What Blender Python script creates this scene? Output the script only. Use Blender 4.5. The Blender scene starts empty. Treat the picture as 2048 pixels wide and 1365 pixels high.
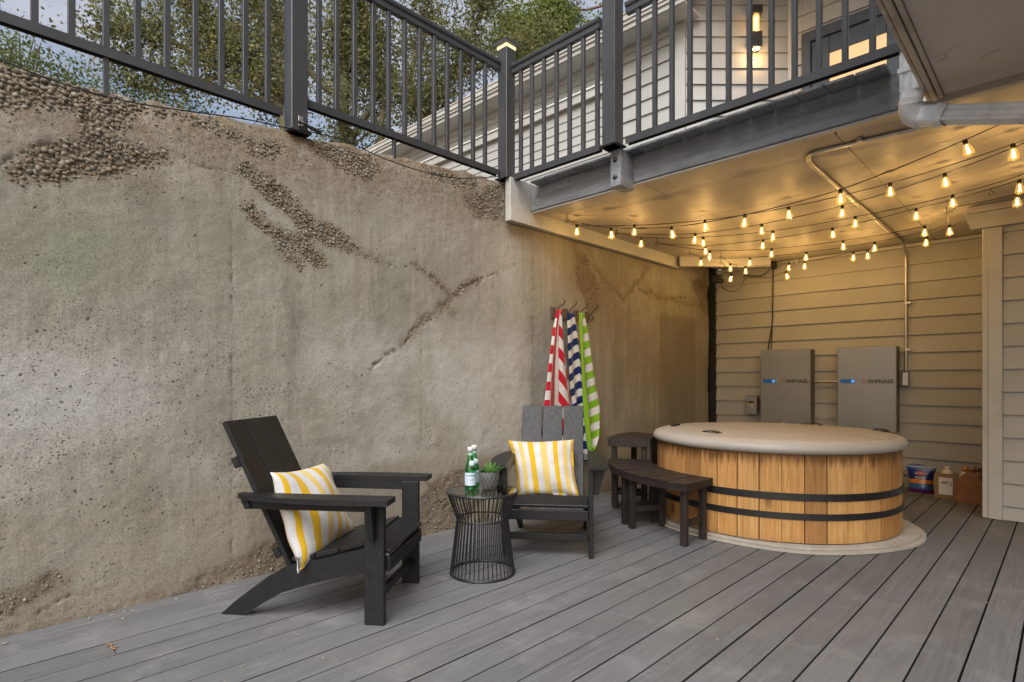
import bpy, math, random
import numpy as np
from mathutils import Vector, Matrix, Euler

# ------------------------------------------------------------------ camera, sky, sun, exposure
scene = bpy.context.scene
scene.render.engine = 'CYCLES'
scene.cycles.use_denoising = True
scene.cycles.max_bounces = 5
scene.cycles.diffuse_bounces = 3
scene.cycles.glossy_bounces = 2
scene.cycles.transmission_bounces = 3
scene.cycles.use_adaptive_sampling = True
scene.cycles.adaptive_threshold = 0.025
scene.cycles.transparent_max_bounces = 10
scene.cycles.sample_clamp_indirect = 6.0
scene.cycles.caustics_reflective = False
scene.cycles.caustics_refractive = False
vs = scene.view_settings
vs.view_transform = 'Standard'; vs.look = 'None'; vs.gamma = 1.0; vs.use_curve_mapping = False
vs.exposure = 1.14

cam_d = bpy.data.cameras.new('camera')
cam = bpy.data.objects.new('camera', cam_d)
scene.collection.objects.link(cam)
cam.location = (0, 0, 1.11)
cam.rotation_euler = (math.radians(90), 0, math.radians(44.4))
cam_d.lens = 20.035; cam_d.sensor_width = 36.0
cam_d.shift_y = 0.0378
cam_d.clip_start = 0.05; cam_d.clip_end = 600
scene.camera = cam

SUN_EL, SUN_AZ = 53.0, 152.0      # azimuth of the sun measured from +Y clockwise
world = bpy.data.worlds.new('World'); scene.world = world
world.use_nodes = True
wt = world.node_tree; wt.nodes.clear()
w_out = wt.nodes.new('ShaderNodeOutputWorld'); w_bg = wt.nodes.new('ShaderNodeBackground')
w_sky = wt.nodes.new('ShaderNodeTexSky'); w_sky.sky_type = 'NISHITA'; w_sky.sun_disc = False
w_sky.sun_elevation = math.radians(24); w_sky.sun_rotation = math.radians(SUN_AZ)
w_sky.air_density = 1.1; w_sky.dust_density = 3.0
w_tc = wt.nodes.new('ShaderNodeTexCoord'); w_map = wt.nodes.new('ShaderNodeMapping')
w_map.inputs['Scale'].default_value = (1.4, 1.4, 4.0)
w_n = wt.nodes.new('ShaderNodeTexNoise'); w_n.inputs['Scale'].default_value = 2.1
w_n.inputs['Detail'].default_value = 6; w_n.inputs['Roughness'].default_value = 0.55
w_r = wt.nodes.new('ShaderNodeValToRGB')
w_r.color_ramp.elements[0].position = 0.33; w_r.color_ramp.elements[0].color = (0, 0, 0, 1)
w_r.color_ramp.elements[1].position = 0.66; w_r.color_ramp.elements[1].color = (0.85, 0.85, 0.85, 1)
w_mix = wt.nodes.new('ShaderNodeMixRGB'); w_mix.inputs['Color2'].default_value = (4.0, 4.1, 4.7, 1)
wt.links.new(w_tc.outputs['Generated'], w_map.inputs['Vector'])
wt.links.new(w_map.outputs['Vector'], w_n.inputs['Vector'])
wt.links.new(w_n.outputs['Fac'], w_r.inputs['Fac'])
wt.links.new(w_r.outputs['Color'], w_mix.inputs['Fac'])
wt.links.new(w_sky.outputs['Color'], w_mix.inputs['Color1'])
wt.links.new(w_mix.outputs['Color'], w_bg.inputs['Color'])
w_bg.inputs['Strength'].default_value = 0.07
wt.links.new(w_bg.outputs['Background'], w_out.inputs['Surface'])

sun_d = bpy.data.lights.new('sun', 'SUN'); sun_d.energy = 2.75; sun_d.angle = math.radians(50)
sun_d.color = (1.0, 0.975, 0.945)
sun = bpy.data.objects.new('sun', sun_d); scene.collection.objects.link(sun)
_az, _el = math.radians(SUN_AZ), math.radians(SUN_EL)
_dir = Vector((math.sin(_az) * math.cos(_el), math.cos(_az) * math.cos(_el), math.sin(_el)))
sun.rotation_euler = (-_dir).to_track_quat('-Z', 'Y').to_euler()
sun.location = _dir * 30

# ------------------------------------------------------------------ helpers
COL = scene.collection
random.seed(7)
RNG = np.random.default_rng(7)
PI = math.pi

class MB:
    """collects geometry for ONE mesh"""
    def __init__(s): s.v = []; s.f = []; s.sm = []
    def add(s, vs, fs, smooth=False):
        o = len(s.v); s.v.extend([tuple(float(c) for c in p) for p in vs])
        for f in fs: s.f.append(tuple(i + o for i in f)); s.sm.append(smooth)
        return s
    def box(s, x0, x1, y0, y1, z0, z1):
        vs = [(x, y, z) for x in (x0, x1) for y in (y0, y1) for z in (z0, z1)]
        fs = [(0, 1, 3, 2), (4, 6, 7, 5), (0, 4, 5, 1), (2, 3, 7, 6), (0, 2, 6, 4), (1, 5, 7, 3)]
        return s.add(vs, fs)
    def cbox(s, x0, x1, y0, y1, z0, z1, b=0.003, M=None):
        """box with chamfered edges"""
        lo = (x0, y0, z0); hi = (x1, y1, z1); vs = []; idx = {}
        for sx in (0, 1):
            for sy in (0, 1):
                for sz in (0, 1):
                    sg = (sx, sy, sz)
                    for ax in range(3):
                        p = []
                        for k in range(3):
                            e = hi[k] if sg[k] else lo[k]
                            if k != ax: e += -b if sg[k] else b
                            p.append(e)
                        idx[(sg, ax)] = len(vs); vs.append(tuple(p))
        fs = []
        for ax in range(3):
            o1, o2 = [k for k in range(3) if k != ax]
            for sd in (0, 1):
                q = []
                for (p, r) in ((0, 0), (1, 0), (1, 1), (0, 1)):
                    sg = [0, 0, 0]; sg[ax] = sd; sg[o1] = p; sg[o2] = r; q.append(idx[(tuple(sg), ax)])
                fs.append(tuple(q))
            for p in (0, 1):
                for r in (0, 1):
                    q = []
                    for sd, a in ((0, o1), (1, o1), (1, o2), (0, o2)):
                        sg = [0, 0, 0]; sg[ax] = sd; sg[o1] = p; sg[o2] = r; q.append(idx[(tuple(sg), a)])
                    fs.append(tuple(q))
        for sx in (0, 1):
            for sy in (0, 1):
                for sz in (0, 1):
                    fs.append(tuple(idx[((sx, sy, sz), a)] for a in range(3)))
        if M is not None: vs = [tuple(M @ Vector(p)) for p in vs]
        return s.add(vs, fs)
    def prism(s, poly, axis, a0, a1, M=None):
        """extrude a polygon given in the two other axes, along axis from a0 to a1"""
        n = len(poly); vs = []
        for a in (a0, a1):
            for p in poly:
                q = list(p); q.insert(axis, a); vs.append(tuple(q))
        fs = [tuple(range(n)), tuple(range(2 * n - 1, n - 1, -1))]
        for i in range(n): fs.append((i, (i + 1) % n, n + (i + 1) % n, n + i))
        if M is not None: vs = [tuple(M @ Vector(p)) for p in vs]
        return s.add(vs, fs)
    def tube(s, path, r, n=8, caps=True, smooth=True):
        P = [Vector(p) for p in path]; m = len(P)
        R = r if isinstance(r, (list, tuple, np.ndarray)) else [r] * m
        vs = []; up = None
        for i in range(m):
            t = (P[min(i + 1, m - 1)] - P[max(i - 1, 0)])
            if t.length < 1e-9: t = Vector((0, 0, 1))
            t.normalize()
            if up is None:
                up = Vector((0, 0, 1)) if abs(t.z) < 0.9 else Vector((1, 0, 0))
            a = t.cross(up)
            if a.length < 1e-6: a = t.orthogonal()
            a.normalize(); b = a.cross(t).normalized(); up = b
            for k in range(n):
                an = 2 * PI * k / n
                vs.append(P[i] + (a * math.cos(an) + b * math.sin(an)) * R[i])
        fs = []
        for i in range(m - 1):
            for k in range(n):
                fs.append((i * n + k, i * n + (k + 1) % n, (i + 1) * n + (k + 1) % n, (i + 1) * n + k))
        s.add(vs, fs, smooth)
        if caps:
            s.add(vs[:n], [tuple(range(n - 1, -1, -1))]); s.add(vs[-n:], [tuple(range(n))])
        return s
    def lathe(s, prof, n=20, c=(0, 0, 0), smooth=True, arc=None):
        vs = []; fs = []; m = len(prof)
        full = arc is None
        cnt = n if full else n + 1
        for k in range(cnt):
            an = 2 * PI * k / n if full else arc[0] + (arc[1] - arc[0]) * k / n
            for (r, z) in prof: vs.append((c[0] + r * math.cos(an), c[1] + r * math.sin(an), c[2] + z))
        for k in range(n):
            k2 = (k + 1) % cnt
            for i in range(m - 1):
                fs.append((k * m + i, k2 * m + i, k2 * m + i + 1, k * m + i + 1))
        return s.add(vs, fs, smooth)
    def mesh(s, name):
        me = bpy.data.meshes.new(name); me.from_pydata(s.v, [], s.f); me.validate(verbose=False)
        if len(me.polygons) == len(s.sm): me.polygons.foreach_set('use_smooth', s.sm)
        me.update(); return me
    def obj(s, name, mat=None, parent=None, loc=None, rotz=0.0):
        return mkobj(name, s.mesh(name), mat, parent, loc, rotz)

def mkobj(name, me, mat=None, parent=None, loc=None, rotz=0.0):
    o = bpy.data.objects.new(name, me); COL.objects.link(o)
    if mat is not None and me is not None and len(me.materials) == 0: me.materials.append(mat)
    if parent is not None: o.parent = parent
    if loc is not None: o.location = loc
    if rotz: o.rotation_euler = (0, 0, rotz)
    return o
def thing(name, label, cat, loc=(0, 0, 0), rotz=0.0, group=None):
    o = bpy.data.objects.new(name, None); COL.objects.link(o); o.empty_display_size = 0.1
    o.location = loc; o.rotation_euler = (0, 0, rotz); return tag(o, label, cat, group)
def tag(o, label, cat, group=None, kind=None):
    o['label'] = label; o['category'] = cat
    if group: o['group'] = group
    if kind: o['kind'] = kind
    return o
def copy_tree(o, parent=None):
    c = o.copy(); COL.objects.link(c); c.parent = parent
    for ch in list(o.children): copy_tree(ch, c)
    return c
def smooth_path(P, k=6):
    P = [Vector(p) for p in P]; out = []
    for i in range(len(P) - 1):
        p0 = P[max(i - 1, 0)]; p1 = P[i]; p2 = P[i + 1]; p3 = P[min(i + 2, len(P) - 1)]
        for j in range(k):
            t = j / k
            out.append(0.5 * ((2 * p1) + (p2 - p0) * t + (2 * p0 - 5 * p1 + 4 * p2 - p3) * t * t + (3 * p1 - p0 - 3 * p2 + p3) * t ** 3))
    out.append(P[-1]); return out
def fillet(P, r=0.05, k=5):
    """polyline with rounded corners"""
    P = [Vector(p) for p in P]; out = [P[0]]
    for i in range(1, len(P) - 1):
        a = (P[i - 1] - P[i]); b = (P[i + 1] - P[i]); q = min(r, a.length * .45, b.length * .45)
        A = P[i] + a.normalized() * q; B = P[i] + b.normalized() * q
        for j in range(k + 1):
            t = j / k; out.append((1 - t) ** 2 * A + 2 * t * (1 - t) * P[i] + t * t * B)
    out.append(P[-1]); return out

# ------------------------------------------------------------------ node helpers
class NT:
    def __init__(s, name):
        s.m = bpy.data.materials.new(name); s.m.use_nodes = True; s.t = s.m.node_tree; s.t.nodes.clear()
        s.out = s.n('ShaderNodeOutputMaterial'); s.b = s.n('ShaderNodeBsdfPrincipled')
        s.l(s.b.outputs[0], s.out.inputs['Surface'])
    def n(s, k, **kw):
        x = s.t.nodes.new(k)
        for a, v in kw.items(): setattr(x, a, v)
        return x
    def l(s, a, b): s.t.links.new(a, b)
    def put(s, sock, v):
        if v is None: return
        if hasattr(v, 'is_output') or isinstance(v, bpy.types.NodeSocket): s.l(v, sock)
        elif isinstance(v, (tuple, list)) and len(v) == 3 and sock.type == 'RGBA': sock.default_value = (*v, 1)
        else: sock.default_value = v
    def coord(s, kind='Object', scale=(1, 1, 1), rnd=False, rot=None):
        tc = s.n('ShaderNodeTexCoord'); v = tc.outputs[kind]
        if rnd:
            oi = s.n('ShaderNodeObjectInfo'); mu = s.n('ShaderNodeVectorMath', operation='SCALE')
            mu.inputs[0].default_value = (37.0, 91.0, 53.0); s.l(oi.outputs['Random'], mu.inputs['Scale'])
            ad = s.n('ShaderNodeVectorMath', operation='ADD'); s.l(v, ad.inputs[0]); s.l(mu.outputs[0], ad.inputs[1]); v = ad.outputs[0]
        mp = s.n('ShaderNodeMapping'); mp.inputs['Scale'].default_value = scale
        if rot: mp.inputs['Rotation'].default_value = rot
        s.l(v, mp.inputs['Vector']); return mp.outputs[0]
    def noise(s, vec, scale=5, detail=4, rough=.55, dist=0.0):
        x = s.n('ShaderNodeTexNoise'); x.inputs['Scale'].default_value = scale; x.inputs['Detail'].default_value = detail
        x.inputs['Roughness'].default_value = rough; x.inputs['Distortion'].default_value = dist
        s.put(x.inputs['Vector'], vec); return x.outputs['Fac']
    def voro(s, vec, scale=5, feature='F1', rnd=1.0):
        x = s.n('ShaderNodeTexVoronoi', feature=feature); x.inputs['Scale'].default_value = scale
        x.inputs['Randomness'].default_value = rnd; s.put(x.inputs['Vector'], vec); return x.outputs['Distance']
    def ramp(s, fac, stops, interp='LINEAR'):
        x = s.n('ShaderNodeValToRGB'); cr = x.color_ramp; cr.interpolation = interp
        while len(cr.elements) < len(stops): cr.elements.new(0.5)
        for e, (p, c) in zip(cr.elements, stops):
            e.position = p; e.color = (c, c, c, 1) if isinstance(c, (int, float)) else (*c, 1)
        s.put(x.inputs['Fac'], fac); return x.outputs['Color']
    def mix(s, fac, a, b, mode='MIX'):
        x = s.n('ShaderNodeMixRGB', blend_type=mode); s.put(x.inputs['Fac'], fac); s.put(x.inputs['Color1'], a); s.put(x.inputs['Color2'], b)
        return x.outputs['Color']
    def math(s, op, a, b=None, clamp=False):
        x = s.n('ShaderNodeMath', operation=op, use_clamp=clamp); s.put(x.inputs[0], a)
        if b is not None: s.put(x.inputs[1], b)
        return x.outputs[0]
    def bump(s, h, strength=.3, dist=.01, normal=None):
        x = s.n('ShaderNodeBump'); x.inputs['Strength'].default_value = strength; x.inputs['Distance'].default_value = dist
        s.put(x.inputs['Height'], h)
        if normal is not None: s.l(normal, x.inputs['Normal'])
        return x.outputs['Normal']
    def attr(s, name):
        x = s.n('ShaderNodeAttribute'); x.attribute_name = name
        sp = s.n('ShaderNodeSeparateColor'); s.l(x.outputs['Color'], sp.inputs[0]); return sp.outputs
    def rnd(s): return s.n('ShaderNodeObjectInfo').outputs['Random']
    def done(s, color=None, rough=None, normal=None, metal=None, spec=None, **kw):
        s.put(s.b.inputs['Base Color'], color); s.put(s.b.inputs['Roughness'], rough); s.put(s.b.inputs['Metallic'], metal)
        s.put(s.b.inputs['Specular IOR Level'], spec)
        if normal is not None: s.l(normal, s.b.inputs['Normal'])
        for k, v in kw.items(): s.put(s.b.inputs[k], v)
        return s.m

def simple(name, base, rough=.55, var=.18, nscale=6.0, bump=.15, bscale=90, bdist=.002, stretch=(1, 1, 1), rndv=.0, metal=0.0, spec=.5, dirt=None, rvar=.12):
    t = NT(name); v = t.coord('Object', stretch, rnd=True)
    n1 = t.noise(v, nscale, 5, .6)
    lo = tuple(c * (1 - var) for c in base); hi = tuple(min(1, c * (1 + var)) for c in base)
    col = t.ramp(n1, [(.25, lo), (.75, hi)])
    if rndv:
        k = t.math('ADD', t.math('MULTIPLY', t.rnd(), 2 * rndv), 1 - rndv)
        col = t.mix(1.0, col, k, 'MULTIPLY')
    if dirt:
        col = t.mix(t.ramp(t.noise(v, nscale * .6, 6, .7), [(.52, 0.0), (.72, .8)]), col, dirt)
    n2 = t.noise(v, bscale, 4, .6)
    rg = t.ramp(t.noise(v, nscale * 2.2, 4), [(.2, max(.03, rough - rvar)), (.8, min(1, rough + rvar))])
    return t.done(col, rg, t.bump(n2, bump, bdist), metal, spec)
def emis(name, col, strength, base=(.05, .05, .05)):
    t = NT(name); return t.done(base, .4, **{'Emission Color': col, 'Emission Strength': strength})

# ------------------------------------------------------------------ materials
def m_concrete():
    t = NT('weathered_concrete'); v = t.coord('Object')
    vz = t.coord('Object', (1, 1, .10)); A = t.attr('mask'); B = t.attr('mask2'); C = t.attr('mask3')
    big = t.noise(v, 1.1, 5, .6, .4); mid = t.noise(v, 7, 6, .65); fine = t.noise(v, 120, 4, .7)
    col = t.ramp(big, [(.28, (.178, .167, .140)), (.5, (.250, .238, .204)), (.74, (.325, .312, .276))])
    col = t.mix(t.ramp(mid, [(.35, .0), (.75, .55)]), col, (.245, .226, .193))
    streak = t.noise(vz, 22, 5, .7)
    col = t.mix(t.ramp(streak, [(.48, 0.0), (.75, .50)]), col, (.385, .365, .32))
    vl = t.coord('Object', (1, 1, .035))
    col = t.mix(t.ramp(t.noise(vl, 34, 4, .75), [(.50, 0.0), (.72, .42)]), col, (.175, .158, .125))
    col = t.mix(t.ramp(t.noise(vz, 7, 5, .7), [(.52, 0.0), (.76, .55)]), col, (.150, .132, .10))
    col = t.mix(t.math('MULTIPLY', B['Green'], .0), col, col)
    col = t.mix(t.math('MULTIPLY', C['Red'], .75), col, (.205, .207, .158))          # grey-green weathering
    col = t.mix(t.math('MULTIPLY', C['Blue'], .50), col, (.235, .200, .150))          # tan lower lift
    col = t.mix(t.math('MULTIPLY', C['Green'], t.ramp(streak, [(.3, .45), (.6, 1.0)])), col, (.115, .100, .076))          # drip stains
    alg = t.math('MULTIPLY', t.ramp(t.noise(vz, 3.6, 5, .65), [(.50, 0.0), (.70, .5)]), t.ramp(t.noise(v, 1.7, 2), [(.42, 0.0), (.6, 1.0)]))
    col = t.mix(alg, col, (.20, .215, .135))
    col = t.mix(t.math('MULTIPLY', B['Red'], t.ramp(mid, [(.3, .45), (.6, .9)])), col, (.37, .366, .352))          # pale laitance patches
    brown = t.math('MULTIPLY', A['Green'], t.ramp(mid, [(.3, .25), (.65, 1.0)]))
    col = t.mix(t.math('MULTIPLY', brown, .95), col, (.165, .112, .066))
    rust = t.math('MULTIPLY', t.math('MULTIPLY', A['Green'], .9), t.ramp(t.noise(v, 11, 5, .7), [(.6, 0.0), (.72, .8)]))
    col = t.mix(rust, col, (.15, .065, .03))
    col = t.mix(t.math('MULTIPLY', A['Red'], .75), col, (.165, .138, .105))          # exposed aggregate matrix
    col = t.mix(t.math('MULTIPLY', A['Blue'], .8), col, (.085, .07, .053))          # cracks and joints
    col = t.mix(t.math('MULTIPLY', B['Green'], .55), col, (.14, .125, .10))          # patch
    # bug holes
    warp = t.n('ShaderNodeVectorMath', operation='ADD'); t.put(warp.inputs[0], v)
    nz = t.n('ShaderNodeTexNoise'); nz.inputs['Scale'].default_value = 30; t.put(nz.inputs['Vector'], v)
    sc = t.n('ShaderNodeVectorMath', operation='SCALE'); sc.inputs['Scale'].default_value = .03; t.l(nz.outputs['Color'], sc.inputs[0]); t.l(sc.outputs[0], warp.inputs[1])
    h1 = t.voro(warp.outputs[0], 26); h2 = t.voro(warp.outputs[0], 58); h3 = t.voro(warp.outputs[0], 9)
    gate = t.math('MULTIPLY', t.ramp(t.noise(v, 4.0, 4, .6), [(.40, 0.0), (.56, 1.0)]), B['Blue'])
    p1 = t.math('MULTIPLY', t.ramp(h1, [(.10, 1.0), (.20, 0.0)]), gate)
    p2 = t.math('MULTIPLY', t.ramp(h2, [(.14, 1.0), (.27, 0.0)]), t.math('MULTIPLY', t.ramp(t.noise(v, 6.5, 4, .6), [(.42, 0.0), (.6, 1.0)]), B['Blue']))
    p3 = t.ramp(h3, [(.035, 1.0), (.075, 0.0)])
    pits = t.math('MAXIMUM', t.math('MAXIMUM', p1, p2), p3)
    col = t.mix(t.math('MULTIPLY', pits, .85), col, (.060, .050, .038))
    col = t.mix(.6, col, t.ramp(fine, [(.34, .32), (.66, .74)]), 'OVERLAY')
    gs = t.noise(v, 52, 3, .75)
    col = t.mix(t.math('MULTIPLY', t.ramp(gs, [(.54, 0.0), (.66, .8)]), t.math('ADD', t.math('MULTIPLY', A['Green'], .9), .10, True)), col, (.085, .065, .045))
    col = t.mix(t.math('MULTIPLY', t.ramp(gs, [(.34, .7), (.44, 0.0)]), t.math('ADD', t.math('MULTIPLY', A['Green'], .6), .06, True)), col, (.38, .34, .28))
    h = t.math('SUBTRACT', t.math('ADD', t.math('MULTIPLY', fine, .30), t.math('ADD', t.math('MULTIPLY', mid, .6), t.math('MULTIPLY', streak, .25))), t.math('MULTIPLY', pits, 1.0))
    grit = t.math('MULTIPLY', t.math('ADD', A['Red'], A['Green'], True), t.noise(v, 75, 3, .8))
    h = t.math('ADD', h, t.math('MULTIPLY', grit, 1.5))
    return t.done(col, .92, t.bump(h, .42, .007), spec=.2)

def m_deck():
    t = NT('composite_deck_board'); v = t.coord('Object', (1, 1, 1), rnd=True); vs_ = t.coord('Object', (22, 0.9, 22), rnd=True)
    vw = t.coord('Object', (60, 2.2, 60), rnd=True); A = t.coord('Object', (1, 1, 1))
    st = t.noise(vs_, 3.2, 6, .62, .3); fi = t.noise(vw, 3, 4, .6)
    col = t.ramp(st, [(.22, (.078, .079, .083)), (.5, (.110, .112, .118)), (.78, (.146, .149, .158))])
    col = t.mix(t.ramp(fi, [(.35, .0), (.8, .5)]), col, (.085, .083, .084))
    k = t.math('ADD', t.math('MULTIPLY', t.rnd(), .22), .89); col = t.mix(1.0, col, k, 'MULTIPLY')
    g = t.n('ShaderNodeNewGeometry'); mp = t.n('ShaderNodeMapping'); t.l(g.outputs['Position'], mp.inputs['Vector']); W = mp.outputs[0]
    col = t.mix(t.ramp(t.noise(W, 1.3, 5, .6, .6), [(.48, 0.0), (.74, .45)]), col, (.142, .134, .122))
    col = t.mix(t.ramp(t.noise(W, 3.4, 6, .7), [(.53, 0.0), (.72, .48)]), col, (.205, .203, .20))
    sc = t.math('MULTIPLY', t.ramp(t.noise(t.coord('Object', (9, 9, 9), rnd=True, rot=(0, 0, .7)), 14, 3, .9), [(.70, 0.0), (.74, .7)]), .5)
    col = t.mix(sc, col, (.34, .335, .32))
    sp = t.ramp(t.voro(W, 19), [(.018, .9), (.035, 0.0)])
    sp = t.math('MULTIPLY', sp, t.ramp(t.noise(W, 3.0, 2), [(.52, 0.0), (.6, 1.0)]))
    col = t.mix(sp, col, (.42, .40, .36))
    h = t.math('ADD', t.math('MULTIPLY', st, .6), t.math('MULTIPLY', fi, .5))
    return t.done(col, t.ramp(st, [(.2, .50), (.8, .72)]), t.bump(h, .35, .003), spec=.35)

def m_siding():
    t = NT('painted_lap_siding'); v = t.coord('Object', (1, 1, 1), rnd=True); vs_ = t.coord('Object', (2.0, 2.0, 70), rnd=True)
    gr = t.noise(vs_, 2.4, 5, .65, .5)
    col = t.ramp(t.noise(v, 2.0, 5, .6), [(.25, (.315, .315, .303)), (.75, (.37, .37, .358))])
    k = t.math('ADD', t.math('MULTIPLY', t.rnd(), .08), .955); col = t.mix(1.0, col, k, 'MULTIPLY')
    col = t.mix(t.ramp(gr, [(.35, .0), (.8, .22)]), col, (.38, .365, .33))
    col = t.mix(t.ramp(t.noise(v, 9, 6, .75), [(.62, 0.0), (.82, .35)]), col, (.33, .30, .25))
    return t.done(col, .62, t.bump(gr, .35, .003), spec=.4)

def m_cedar():
    t = NT('cedar_stave'); v = t.coord('Object', (1, 1, 1), rnd=True); vz = t.coord('Object', (26, 26, 1.1), rnd=True)
    g = t.noise(vz, 2.2, 6, .62, .8); g2 = t.noise(t.coord('Object', (60, 60, 2.5), rnd=True), 2.5, 4, .6)
    col = t.ramp(g, [(.2, (.24, .115, .040)), (.5, (.43, .245, .092)), (.8, (.56, .36, .160))])
    r = t.rnd(); tint = t.ramp(r, [(0.0, (.48, .38, .32)), (.18, (1.05, 1.0, .92)), (.36, (.66, .58, .50)), (.52, (1.2, 1.2, 1.15)), (.68, (.80, .68, .55)), (.84, (1.12, 1.05, .9)), (1.0, (.58, .47, .38))])
    col = t.mix(1.0, col, tint, 'MULTIPLY')
    col = t.mix(t.ramp(g2, [(.4, 0.0), (.8, .45)]), col, (.22, .10, .035))
    # knots
    kn = t.voro(t.coord('Object', (0.001, 5.2, 2.3), rnd=True), 1.0)
    col = t.mix(t.ramp(kn, [(.05, .95), (.10, .55), (.19, 0.0)]), col, (.075, .03, .012))
    # water stains running down from the rim and up from the base
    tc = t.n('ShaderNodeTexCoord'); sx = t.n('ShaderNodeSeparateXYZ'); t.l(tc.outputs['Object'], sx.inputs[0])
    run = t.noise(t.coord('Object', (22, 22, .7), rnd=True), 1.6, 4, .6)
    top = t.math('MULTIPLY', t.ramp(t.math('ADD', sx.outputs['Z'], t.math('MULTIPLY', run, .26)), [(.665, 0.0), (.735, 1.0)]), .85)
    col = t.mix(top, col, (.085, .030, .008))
    bot = t.math('MULTIPLY', t.ramp(t.math('ADD', sx.outputs['Z'], t.math('MULTIPLY', run, .12)), [(.06, 1.0), (.16, 0.0)]), .5)
    col = t.mix(bot, col, (.20, .10, .045))
    return t.done(col, .58, t.bump(t.math('ADD', g, g2), .25, .003), spec=.35)

def m_ceiling():
    t = NT('painted_plywood_ceiling'); v = t.coord('Object', (1, 1, 1), rnd=True)
    col = t.ramp(t.noise(v, 1.6, 6, .65, .5), [(.25, (.33, .295, .245)), (.75, (.45, .41, .35))])
    g = t.noise(t.coord('Object', (1.0, 9.0, 1), rnd=True, rot=(0, 0, 1.2)), 2.5, 6, .7, 2.0)
    col = t.mix(t.ramp(g, [(.45, 0.0), (.8, .35)]), col, (.33, .285, .22))
    kn = t.ramp(t.voro(t.coord('Object', (1, 1, 1), rnd=True), 2.4), [(.014, .9), (.028, 0.0)])
    col = t.mix(kn, col, (.10, .075, .05))
    h = t.math('ADD', g, t.math('MULTIPLY', t.noise(v, 26, 5, .7), .6))
    return t.done(col, t.ramp(g, [(.3, .46), (.8, .66)]), t.bump(h, .12, .004), spec=.36)

def m_leaf(name, a, b, c):
    t = NT(name); oi = t.n('ShaderNodeNewGeometry')
    v = t.coord('Object'); n1 = t.noise(v, 1.3, 3); rp = oi.outputs['Random Per Island']
    k = t.math('ADD', t.math('MULTIPLY', n1, .55), t.math('MULTIPLY', rp, .45))
    col = t.ramp(k, [(.25, a), (.5, b), (.78, c)])
    t.done(col, .55, spec=.3)
    tr = t.n('ShaderNodeBsdfTranslucent'); t.put(tr.inputs['Color'], col)
    mx = t.n('ShaderNodeMixShader'); mx.inputs[0].default_value = .50
    t.l(t.b.outputs[0], mx.inputs[1]); t.l(tr.outputs[0], mx.inputs[2]); t.l(mx.outputs[0], t.out.inputs['Surface'])
    return t.m

def m_glass(name, tint, gloss=.12, rough=.03, alpha_tint=None, emit=None, fres=True):
    """thin clear wall: transparent with a coat of reflection"""
    t = NT(name); t.t.nodes.remove(t.b)
    tr = t.n('ShaderNodeBsdfTransparent'); t.put(tr.inputs['Color'], tint)
    gl = t.n('ShaderNodeBsdfGlossy'); gl.inputs['Roughness'].default_value = rough
    lw = t.n('ShaderNodeLayerWeight'); lw.inputs['Blend'].default_value = .5
    fr = t.math('ADD', t.math('MULTIPLY', t.math('POWER', lw.outputs['Facing'], 4.0), .75), .03 + gloss * .15, True)
    mx = t.n('ShaderNodeMixShader'); t.l(fr, mx.inputs[0])
    t.l(tr.outputs[0], mx.inputs[1]); t.l(gl.outputs[0], mx.inputs[2]); last = mx.outputs[0]
    if emit:
        em = t.n('ShaderNodeEmission'); t.put(em.inputs['Color'], emit[0]); em.inputs['Strength'].default_value = emit[1]
        ad = t.n('ShaderNodeAddShader'); t.l(last, ad.inputs[0]); t.l(em.outputs[0], ad.inputs[1]); last = ad.outputs[0]
    t.l(last, t.out.inputs['Surface']); return t.m

def m_stripes(name, axis, stops, period=None, cloth=260, attr=None, rough=.85):
    """woven cloth with stripes across one local axis or a stored cloth coordinate"""
    t = NT(name)
    if attr:
        a = t.n('ShaderNodeAttribute'); a.attribute_name = attr; f = a.outputs['Fac']
    else:
        tc = t.n('ShaderNodeTexCoord'); sx = t.n('ShaderNodeSeparateXYZ'); t.l(tc.outputs['Object'], sx.inputs[0]); f = sx.outputs[axis]
    if period: f = t.math('FRACT', t.math('MULTIPLY', f, 1 / period))
    col = t.ramp(f, stops, 'CONSTANT')
    v = t.coord('Object'); n = t.noise(v, cloth, 2, .6)
    col = t.mix(.35, col, t.ramp(t.noise(v, 14, 4), [(.3, .38), (.7, .62)]), 'OVERLAY')
    return t.done(col, rough, t.bump(t.math('ADD', n, t.math('MULTIPLY', t.noise(v, 18, 3), 2.0)), .35, .003), spec=.15, **{'Sheen Weight': .15})

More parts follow.
